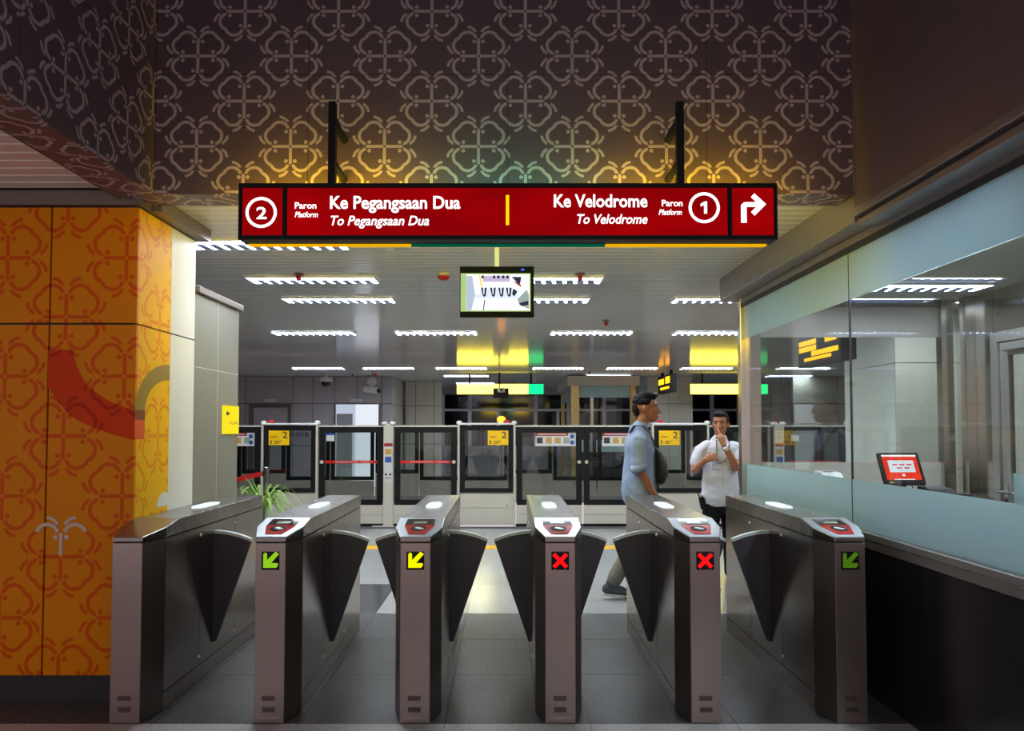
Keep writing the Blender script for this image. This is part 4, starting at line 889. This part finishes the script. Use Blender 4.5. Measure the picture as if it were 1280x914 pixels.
for k in range(4):
    a = k*PI/2+.4; MB().loft([(.03*math.cos(a),.03*math.sin(a),.28),(.05*math.cos(a),.05*math.sin(a),.55)], [.010,.007], n=8).build('stem', M['leaf'], pt, world=False)
for k in range(54):
    a = 2*PI*k/27 + random.uniform(-.2,.2); L = random.uniform(.24,.52); up = random.uniform(.06,.34); base = Vector((.05*math.cos(a),.05*math.sin(a),.55)); mb = MB()
    pts = []
    for i in range(7):
        t_ = i/6; pts.append(base + Vector((math.cos(a)*L*t_, math.sin(a)*L*t_, up*math.sin(t_*PI*.75) - .22*t_*t_)))
    w = [.006,.013,.017,.017,.013,.008,.001]; side = Vector((-math.sin(a), math.cos(a), 0))
    vs = [tuple(p - side*w_) for p, w_ in zip(pts, w)] + [tuple(p + side*w_ ) for p, w_ in zip(pts, w)] + [tuple(p - Vector((0,0,.004))) for p in pts]
    mb.add(vs, [(i,i+1,8+i,7+i) for i in range(6)] + [(14+i,15+i,i+1,i) for i in range(6)] + [(7+i,8+i,15+i,14+i) for i in range(6)]); mb.build('leaf', M['leaf'], pt, world=False)
for k in range(3):
    a = 2.6 + k*.5; p = [(.04*math.cos(a)*i, .04*math.sin(a)*i, .55 + .10*i - .006*i*i) for i in range(6)]
    MB().loft(p, [.006,.005,.005,.004,.003,.002], n=6).build('leaf', M['leaf'], pt, world=False)

# ------------------------------------------------------------------ people
def fuse(mb, name, m, parent, vox, smooth=4, disp=0):
    me = mb.mesh('tmp', None); ob = bpy.data.objects.new('tmp', me); COL.objects.link(ob)
    r = ob.modifiers.new('r', 'REMESH'); r.mode = 'VOXEL'; r.voxel_size = vox; r.use_smooth_shade = True
    s = ob.modifiers.new('s', 'SMOOTH'); s.factor = .5; s.iterations = smooth
    if disp:
        tx = bpy.data.textures.new('folds', 'CLOUDS'); tx.noise_scale = disp[1]; tx.noise_depth = 2
        d = ob.modifiers.new('d', 'DISPLACE'); d.texture = tx; d.strength = disp[0]; d.mid_level = .32; d.texture_coords = 'LOCAL'
    dg = bpy.context.evaluated_depsgraph_get(); out = bpy.data.meshes.new_from_object(ob.evaluated_get(dg)); bpy.data.objects.remove(ob)
    out.name = name; out.materials.clear(); out.materials.append(m)
    for p in out.polygons: p.use_smooth = True
    o = bpy.data.objects.new(name, out); COL.objects.link(o); o.parent = parent; return o
M['skin1'] = pm('skin warm brown', srgb(150,95,62), .5, 0, .06, 14); M['skin2'] = pm('skin light brown', srgb(170,112,80), .5, 0, .06, 14)
M['hair'] = pm('black hair', (.006,.005,.007), .6, 0, .3, 60, spec=.15); M['eye'] = pm('eye white', (.34,.30,.27), .6, spec=.1); M['lip'] = pm('lips', srgb(125,62,55), .5)
def cloth(name, col, var=.06):
    return pm(name, col, .85, 0, var, 60, (1,1,1), .15, 500, spec=.2)
M['denim'] = cloth('light denim', srgb(138,154,184)); M['shirt_white'] = cloth('white cotton', srgb(214,216,232), .03)
M['chino'] = cloth('grey chino', srgb(120,118,108)); M['trouser_black'] = cloth('black trousers', (.010,.010,.013)); M['shoe'] = pm('grey trainer', srgb(70,72,80), .7, 0, .2, 60); M['sole'] = pm('sole', srgb(190,188,184), .6); M['shoe_black'] = pm('black shoe', (.012,.012,.012), .3)
M['bag'] = pm('black nylon', (.012,.012,.016), .55, 0, .2, 50)

def head(mb, c, f, k=1.0):
    """c centre, f unit facing (x,y); adds skull, jaw, nose, ears"""
    F = Vector((f[0], f[1], 0)); S = Vector((-f[1], f[0], 0)); C = Vector(c); Z = Vector((0,0,1))
    rot = Matrix((( F.x, S.x, 0),(F.y, S.y, 0),(0,0,1)))
    P = lambda a, b, z: tuple(C + F*a*k + S*b*k + Z*z*k)
    mb.ball(P(-.012,0,.03), (.098*k,.076*k,.092*k), rot=rot)
    mb.ball(P(.020,0,-.025), (.074*k,.064*k,.088*k), rot=rot)
    mb.ball(P(.044,0,-.083), (.042*k,.042*k,.034*k), rot=rot)
    mb.ball(P(.060,0,.034), (.034*k,.056*k,.020*k), rot=rot)
    mb.loft([P(.084,0,.018),P(.100,0,-.012),P(.108,0,-.028)], [.008*k,.0115*k,.014*k], n=8)
    for s in (-1,1):
        mb.ball(P(.094,s*.011,-.030), .009*k, 8, 6); mb.ball(P(-.010,s*.078,-.008), (.020*k,.009*k,.032*k), rot=rot, n=10, m=8)
        mb.ball(P(.062,s*.038,-.018), (.022*k,.020*k,.018*k), rot=rot, n=10, m=8)
    mb.ball(P(.088,0,-.062), (.012*k,.022*k,.007*k), rot=rot, n=10, m=8); mb.ball(P(.085,0,-.074), (.012*k,.020*k,.007*k), rot=rot, n=10, m=8)
    return P, rot
def face(P, rot, parent, k=1.0):
    for s in (-1,1):
        MB().ball(P(.079,s*.031,.008), (.008*k,.011*k,.005*k), 10, 8, rot=rot).build('eye', M['eye'], parent, world=False, smooth=True)
        MB().ball(P(.0845,s*.031,.008), (.0045*k,.0062*k,.0052*k), 8, 6, rot=rot).build('pupil', M['hair'], parent, world=False, smooth=True)
        MB().loft([P(.093,s*.014,.028),P(.090,s*.032,.034),P(.078,s*.050,.028)], [.003*k,.0035*k,.002*k], n=6).build('eyebrow', M['hair'], parent, world=False, smooth=True)
    MB().ball(P(.094,0,-.068), (.008*k,.022*k,.0065*k), 10, 6, rot=rot).build('mouth', M['lip'], parent, world=False, smooth=True)
def hand(mb, w, d, n, curl=.5, k=1.0, spread=.12, thumb=1):
    """wrist w, pointing d, palm normal n (towards the palm side)"""
    W = Vector(w); D = Vector(d).normalized(); Nn = (Vector(n) - D*Vector(n).dot(D)).normalized(); S = D.cross(Nn)
    mb.loft([W - D*.02, W + D*.03*k, W + D*.085*k], [(.021*k,.026*k),(.017*k,.038*k),(.014*k,.040*k)], ref=tuple(Nn), n=12)
    for i, (o, L) in enumerate(((-.030,.068),(-.010,.078),(.011,.073),(.031,.058))):
        b = W + D*.085*k + S*o*k; dirn = (D + S*o*spread*12).normalized(); pts = [b - D*.02]
        a = 0; p = b
        for sgm in range(3):
            pts.append(p.copy()); a += curl*(.5 + .5*sgm); v = dirn*math.cos(a) + Nn*math.sin(a); p = p + v*(L*k*(.42,.32,.26)[sgm])
        pts.append(p); mb.loft(pts, [.0095*k,.0095*k,.009*k,.0085*k,.0075*k], n=8)
    b = W + D*.025*k - S*thumb*.028*k; t = (D*.6 - S*thumb*.7 + Nn*.45).normalized()
    mb.loft([b, b + t*.04*k, b + t*.04*k + (t*.5 + D*.7 + Nn*.2).normalized()*.035*k], [.014*k,.011*k,.009*k], n=8)

# --- man in the light blue shirt, walking to the right
m1 = thing('person', (1.24, 6.45, 0), 'man in light blue shirt with rolled sleeves walking behind the gates', 'person')
mb = MB(); P1, R1 = head(mb, (.022,0,1.672), (math.cos(math.radians(-12)), math.sin(math.radians(-12))), 1.08)
mb.loft([(-.04,0,1.46),(-.02,0,1.54),(-.005,0,1.60)], [.062,.056,.055], n=14)
mb.loft([(-.05,0,.92),(-.05,0,1.1),(-.05,0,1.28),(-.05,0,1.40),(-.045,0,1.47)], [(.10,.14),(.095,.14),(.105,.15),(.095,.16),(.06,.10)], ref=(1,0,0), n=18)
nsh, nel, nwr = (-.075,-.185,1.41), (-.085,-.215,1.155), (.02,-.225,.955)
mb.loft([(-.07,-.14,1.42), nsh, (-.08,-.2,1.28), nel, (-.04,-.222,1.07), nwr], [.05,.052,.044,.040,.036,.027], n=14)
hand(mb, nwr, (.35,-.02,-.9), (.2,1,.1), .35, 1.05, thumb=1)
mb.loft([(-.06,.14,1.42),(-.06,.185,1.41),(-.06,.21,1.28),(-.06,.215,1.16),(-.05,.22,1.05),(-.04,.21,.95)], [.05,.05,.044,.040,.034,.027], n=14)
hand(mb, (-.04,.21,.95), (.15,-.02,-.95), (.1,-1,.1), .4, 1.0, thumb=-1)
mb.loft([(-.05,-.08,.93),(-.06,-.085,.72),(-.10,-.09,.50),(-.20,-.09,.32),(-.30,-.09,.15)], [.08,.072,.055,.046,.036], n=12)
mb.loft([(-.30,-.09,.13),(-.29,-.09,.07),(-.18,-.09,.035)], [.034,.036,.03], n=10)
mb.loft([(-.05,.08,.93),(.07,.085,.72),(.18,.09,.50),(.27,.09,.30),(.36,.09,.10)], [.08,.072,.055,.046,.036], n=12)
mb.loft([(.36,.09,.10),(.38,.09,.06),(.48,.09,.045)], [.034,.036,.03], n=10)
b1 = fuse(mb, 'body', M['skin1'], m1, .0065, 2); face(P1, R1, b1, 1.08)
mb = MB()
mb.loft([(-.055,0,.925),(-.05,0,1.0),(-.045,0,1.15),(-.04,0,1.28),(-.045,0,1.39),(-.05,0,1.455)], [(.150,.195),(.145,.19),(.135,.185),(.130,.19),(.118,.19),(.075,.115)], ref=(1,0,0), n=24)
mb.loft([(-.07,-.13,1.42),(-.085,-.195,1.39),(-.088,-.215,1.27),(-.09,-.222,1.185)], [.062,.069,.063,.060], n=16, cap=True)
mb.loft([(-.06,.13,1.42),(-.06,.195,1.39),(-.06,.215,1.27),(-.06,.22,1.16)], [.062,.070,.064,.060], n=16)
fuse(mb, 'shirt', M['denim'], m1, .009, 4, (.026,.12))
mb = MB(); mb.loft([(-.055,0,1.465),(-.032,0,1.505)], [(.085,.085),(.073,.075)], ref=(1,0,0), n=18); fuse(mb, 'collar', M['denim'], m1, .007, 2)
MB().loft([(-.093,-.222,1.185),(-.092,-.222,1.180),(-.088,-.224,1.128),(-.086,-.224,1.122)], [.066,.073,.072,.060], n=20, cap=False).build('cuff', M['denim'], m1, world=False, smooth=True)
mb = MB()
mb.loft([(-.05,0,.99),(-.05,0,.90),(-.045,0,.84)], [(.125,.175),(.13,.18),(.12,.17)], ref=(1,0,0), n=20)
mb.loft([(-.05,-.085,.90),(-.06,-.088,.72),(-.10,-.09,.50),(-.20,-.09,.32),(-.285,-.09,.18)], [.105,.092,.076,.070,.066], n=16)
mb.loft([(-.05,.085,.90),(.07,.088,.72),(.18,.09,.50),(.27,.09,.30),(.35,.09,.13)], [.105,.092,.076,.070,.066], n=16)
fuse(mb, 'trousers', M['chino'], m1, .010, 4, (.012,.06))
def trainer(x, y, z, rot, m):
    mb = MB(); R_ = Matrix.Rotation(rot, 3, 'Y'); q = lambda a,b,c: tuple(Vector((x,y,z)) + R_ @ Vector((a,b,c)))
    mb.loft([q(-.06,0,.055),q(-.02,0,.06),q(.06,0,.05),q(.14,0,.035),q(.185,0,.03)], [(.05,.042),(.055,.044),(.045,.046),(.032,.044),(.024,.034)], ref=(0,0,1), n=14); mb.loft([q(-.03,0,.06),q(-.03,0,.115)], [.044,.042], n=12)
    o = fuse(mb, 'shoe', M[m], m1, .007, 2)
    s = MB(); s.loft([q(-.085,0,.012),q(0,0,.012),q(.08,0,.012),q(.19,0,.016)], [(.012,.040),(.012,.043),(.012,.048),(.012,.034)], ref=(0,0,1), n=12); s.build('sole', M['sole'], m1, world=False, smooth=True)
trainer(-.30,-.09,.03, .10, 'shoe'); trainer(.36,.09,.0,0,'shoe')
mb = MB(); hk = 1.08
mb.ball(P1(-.024,0,.060), (.098,.082,.078), rot=R1); mb.ball(P1(.010,0,.106), (.086,.074,.042), rot=R1); mb.ball(P1(.050,0,.112), (.044,.060,.024), rot=R1); mb.ball(P1(-.075,0,.004), (.042,.066,.075), rot=R1)
for s in (-1,1): mb.ball(P1(-.008,s*.068,.056), (.046,.016,.030), rot=R1, n=10, m=8)
fuse(mb, 'hair', M['hair'], m1, .007, 1, (.018,.022))
bag = thing('shoulder_bag', (1.24+.125, 6.36, 1.01), 'black shoulder bag worn at the front by the walking man', 'bag')
mb = MB(); mb.loft([(.0,0,.03),(.012,0,.08),(.01,0,.17),(-.015,0,.26),(-.045,0,.31)], [(.040,.07),(.055,.09),(.050,.09),(.032,.065),(.012,.03)], ref=(1,0,0), n=18); fuse(mb, 'pouch', M['bag'], bag, .008, 3)
MB().loft([(.02,-.08,.09),(.035,-.085,.15),(.03,-.07,.23)], [.004]*3, n=6).build('zip', M['plate'], bag, world=False)
st_ = [(-.05,.0,.30),(-.07,-.03,.38),(-.115,-.05,.46),(-.16,-.045,.505),(-.225,-.01,.51),(-.26,.06,.45)]
MB().loft(st_, [(.004,.018)]*6, ref=(.6,-.6,.5), n=8).build('strap', M['bag'], bag, world=False)

# --- man in the white shirt, hand at his nose
m2 = thing('person', (2.14, 7.2, 0), 'man in white shirt and black trousers touching his nose beside the booth', 'person')
fa = math.radians(-90-28); mb = MB(); P2, R2 = head(mb, (.0,-.03,1.535), (math.cos(fa), math.sin(fa)), 1.0)
mb.loft([(0,.01,1.34),(0,0,1.41),(0,-.01,1.46)], [.06,.054,.052], n=14)
mb.loft([(0,0,.80),(0,0,.98),(0,0,1.16),(0,0,1.28),(0,.01,1.36)], [(.15,.10),(.13,.09),(.15,.10),(.155,.095),(.09,.06)], ref=(1,0,0), n=18)
rel, rwr = (-.265,-.05,1.075), (-.215,-.235,1.19)
mb.loft([(-.13,0,1.31),(-.185,0,1.29),(-.235,-.02,1.18), rel, (-.25,-.14,1.125), rwr], [.05,.052,.045,.040,.036,.027], n=14)
hand(mb, rwr, (.75,-.25,.30), (.3,.8,-.2), .75, .95, thumb=-1)
lel, lwr = (.105,-.16,1.115), (-.03,-.235,1.335)
mb.loft([(.13,0,1.31),(.185,-.01,1.29),(.155,-.09,1.19), lel, (.045,-.20,1.22), lwr], [.05,.052,.046,.042,.036,.027], n=14)
hand(mb, lwr, (-.35,.10,.9), (-.3,.9,0), .95, .92, thumb=1)
ix = Vector(lwr) + Vector((-.02,.02,.075)); mb.loft([tuple(ix), tuple(ix+Vector((-.012,.02,.045))), P2(.112,-.01,-.030)], [.010,.009,.008], n=8)
for s in (-1,1):
    mb.loft([(s*.08,0,.84),(s*.095,0,.62),(s*.10,.01,.44),(s*.105,.02,.25),(s*.11,.03,.09)], [.08,.07,.052,.045,.036], n=12); mb.loft([(s*.11,.03,.08),(s*.115,.0,.05),(s*.13,-.11,.035)], [.034,.034,.026], n=10)
b2 = fuse(mb, 'body', M['skin2'], m2, .0065, 2); face(P2, R2, b2)
mb = MB()
mb.loft([(0,0,.80),(0,0,.90),(0,0,1.05),(0,0,1.20),(0,0,1.30),(0,.01,1.355)], [(.190,.135),(.18,.13),(.168,.122),(.175,.125),(.165,.11),(.09,.075)], ref=(1,0,0), n=24)
mb.loft([(-.13,0,1.31),(-.195,0,1.27),(-.238,-.02,1.165)], [.060,.064,.060], n=16); mb.loft([(.13,0,1.31),(.195,-.01,1.27),(.165,-.085,1.185)], [.060,.064,.060], n=16)
fuse(mb, 'shirt', M['shirt_white'], m2, .009, 4, (.022,.12))
MB().box(-.125,-.035,-.134,-.120,1.10,1.20).build('shirt_pocket', M['shirt_white'], m2, world=False, bevel=.005)
mb = MB(); mb.loft([(0,.005,1.345),(0,.0,1.385)], [(.085,.078),(.072,.068)], ref=(1,0,0), n=18); fuse(mb, 'collar', M['shirt_white'], m2, .007, 2)
MB().loft([(-.005,-.128,.84),(-.005,-.127,1.0),(-.005,-.127,1.2),(-.005,-.113,1.30)], [(.012,.003)]*4, ref=(1,0,0), n=8).build('shirt_placket', M['shirt_white'], m2, world=False)
mb = MB(); mb.loft([(0,0,.86),(0,0,.80),(0,0,.74)], [(.165,.118),(.17,.12),(.165,.115)], ref=(1,0,0), n=20)
for s in (-1,1): mb.loft([(s*.085,0,.78),(s*.095,0,.62),(s*.10,.01,.44),(s*.105,.02,.25),(s*.11,.025,.07)], [.098,.090,.078,.072,.068], n=16)
fuse(mb, 'trousers', M['trouser_black'], m2, .010, 4, (.010,.06))
for s in (-1,1):
    mb = MB(); mb.loft([(s*.11,.07,.045),(s*.112,.02,.05),(s*.12,-.06,.04),(s*.135,-.15,.03)], [(.04,.04),(.046,.046),(.038,.046),(.022,.034)], ref=(0,0,1), n=14); fuse(mb, 'shoe', M['shoe_black'], m2, .007, 2)
mb = MB()
mb.ball(P2(-.028,0,.056), (.092,.077,.076), rot=R2); mb.ball(P2(.010,0,.095), (.078,.066,.036), rot=R2); mb.ball(P2(.050,0,.100), (.036,.050,.018), rot=R2); mb.ball(P2(-.07,0,-.005), (.046,.064,.075), rot=R2)
for s in (-1,1): mb.ball(P2(.0,s*.066,.035), (.034,.013,.030), rot=R2, n=10, m=8)
fuse(mb, 'hair', M['hair'], m2, .007, 1, (.012,.02))
wt = Vector(lwr) + Vector((.012,-.004,-.022)); dw = Vector((-.13,-.05,.22)).normalized()
MB().loft([tuple(wt-dw*.010), tuple(wt+dw*.010)], [.034,.034], n=16, cap=False).build('watch_strap', M['chrome'], m2, world=False, smooth=True)
MB().loft([tuple(wt+Vector((0,-.030,-.012))), tuple(wt+Vector((0,-.042,-.017)))], [.019,.019], n=16, cap=False).build('watch_face', M['icon'], m2, world=False)
cord = [P2(-.06,-.05,-.115),(-.065,-.10,1.36),(-.068,-.128,1.28),(-.07,-.135,1.20),(-.075,-.15,1.165),(-.06,-.17,1.155),(-.02,-.16,1.165),(.02,-.145,1.20),(.05,-.135,1.25),(.065,-.11,1.34),(.06,-.05,1.40)]
MB().loft(cord, [.004]*len(cord), n=6).build('lanyard_cord', M['bag'], m2, world=False)
ra = thing('two_way_radio', (2.14-.185, 7.14, .70), 'black two way radio with antenna on the belt of the man in white', 'radio'); 
MB().box(-.025,.025,-.02,.02,0,.12).build('body', M['black'], ra, world=False, bevel=.006); MB().loft([(-.012,0,.12),(-.035,0,.21)], [.007,.005], n=8).build('antenna', M['black'], ra, world=False, smooth=True); MB().lathe([(.008,.12),(.008,.135)], c=(.012,0,0), n=10).build('knob', M['black'], ra, world=False)
ra.rotation_euler = (0, math.radians(-12), 0)
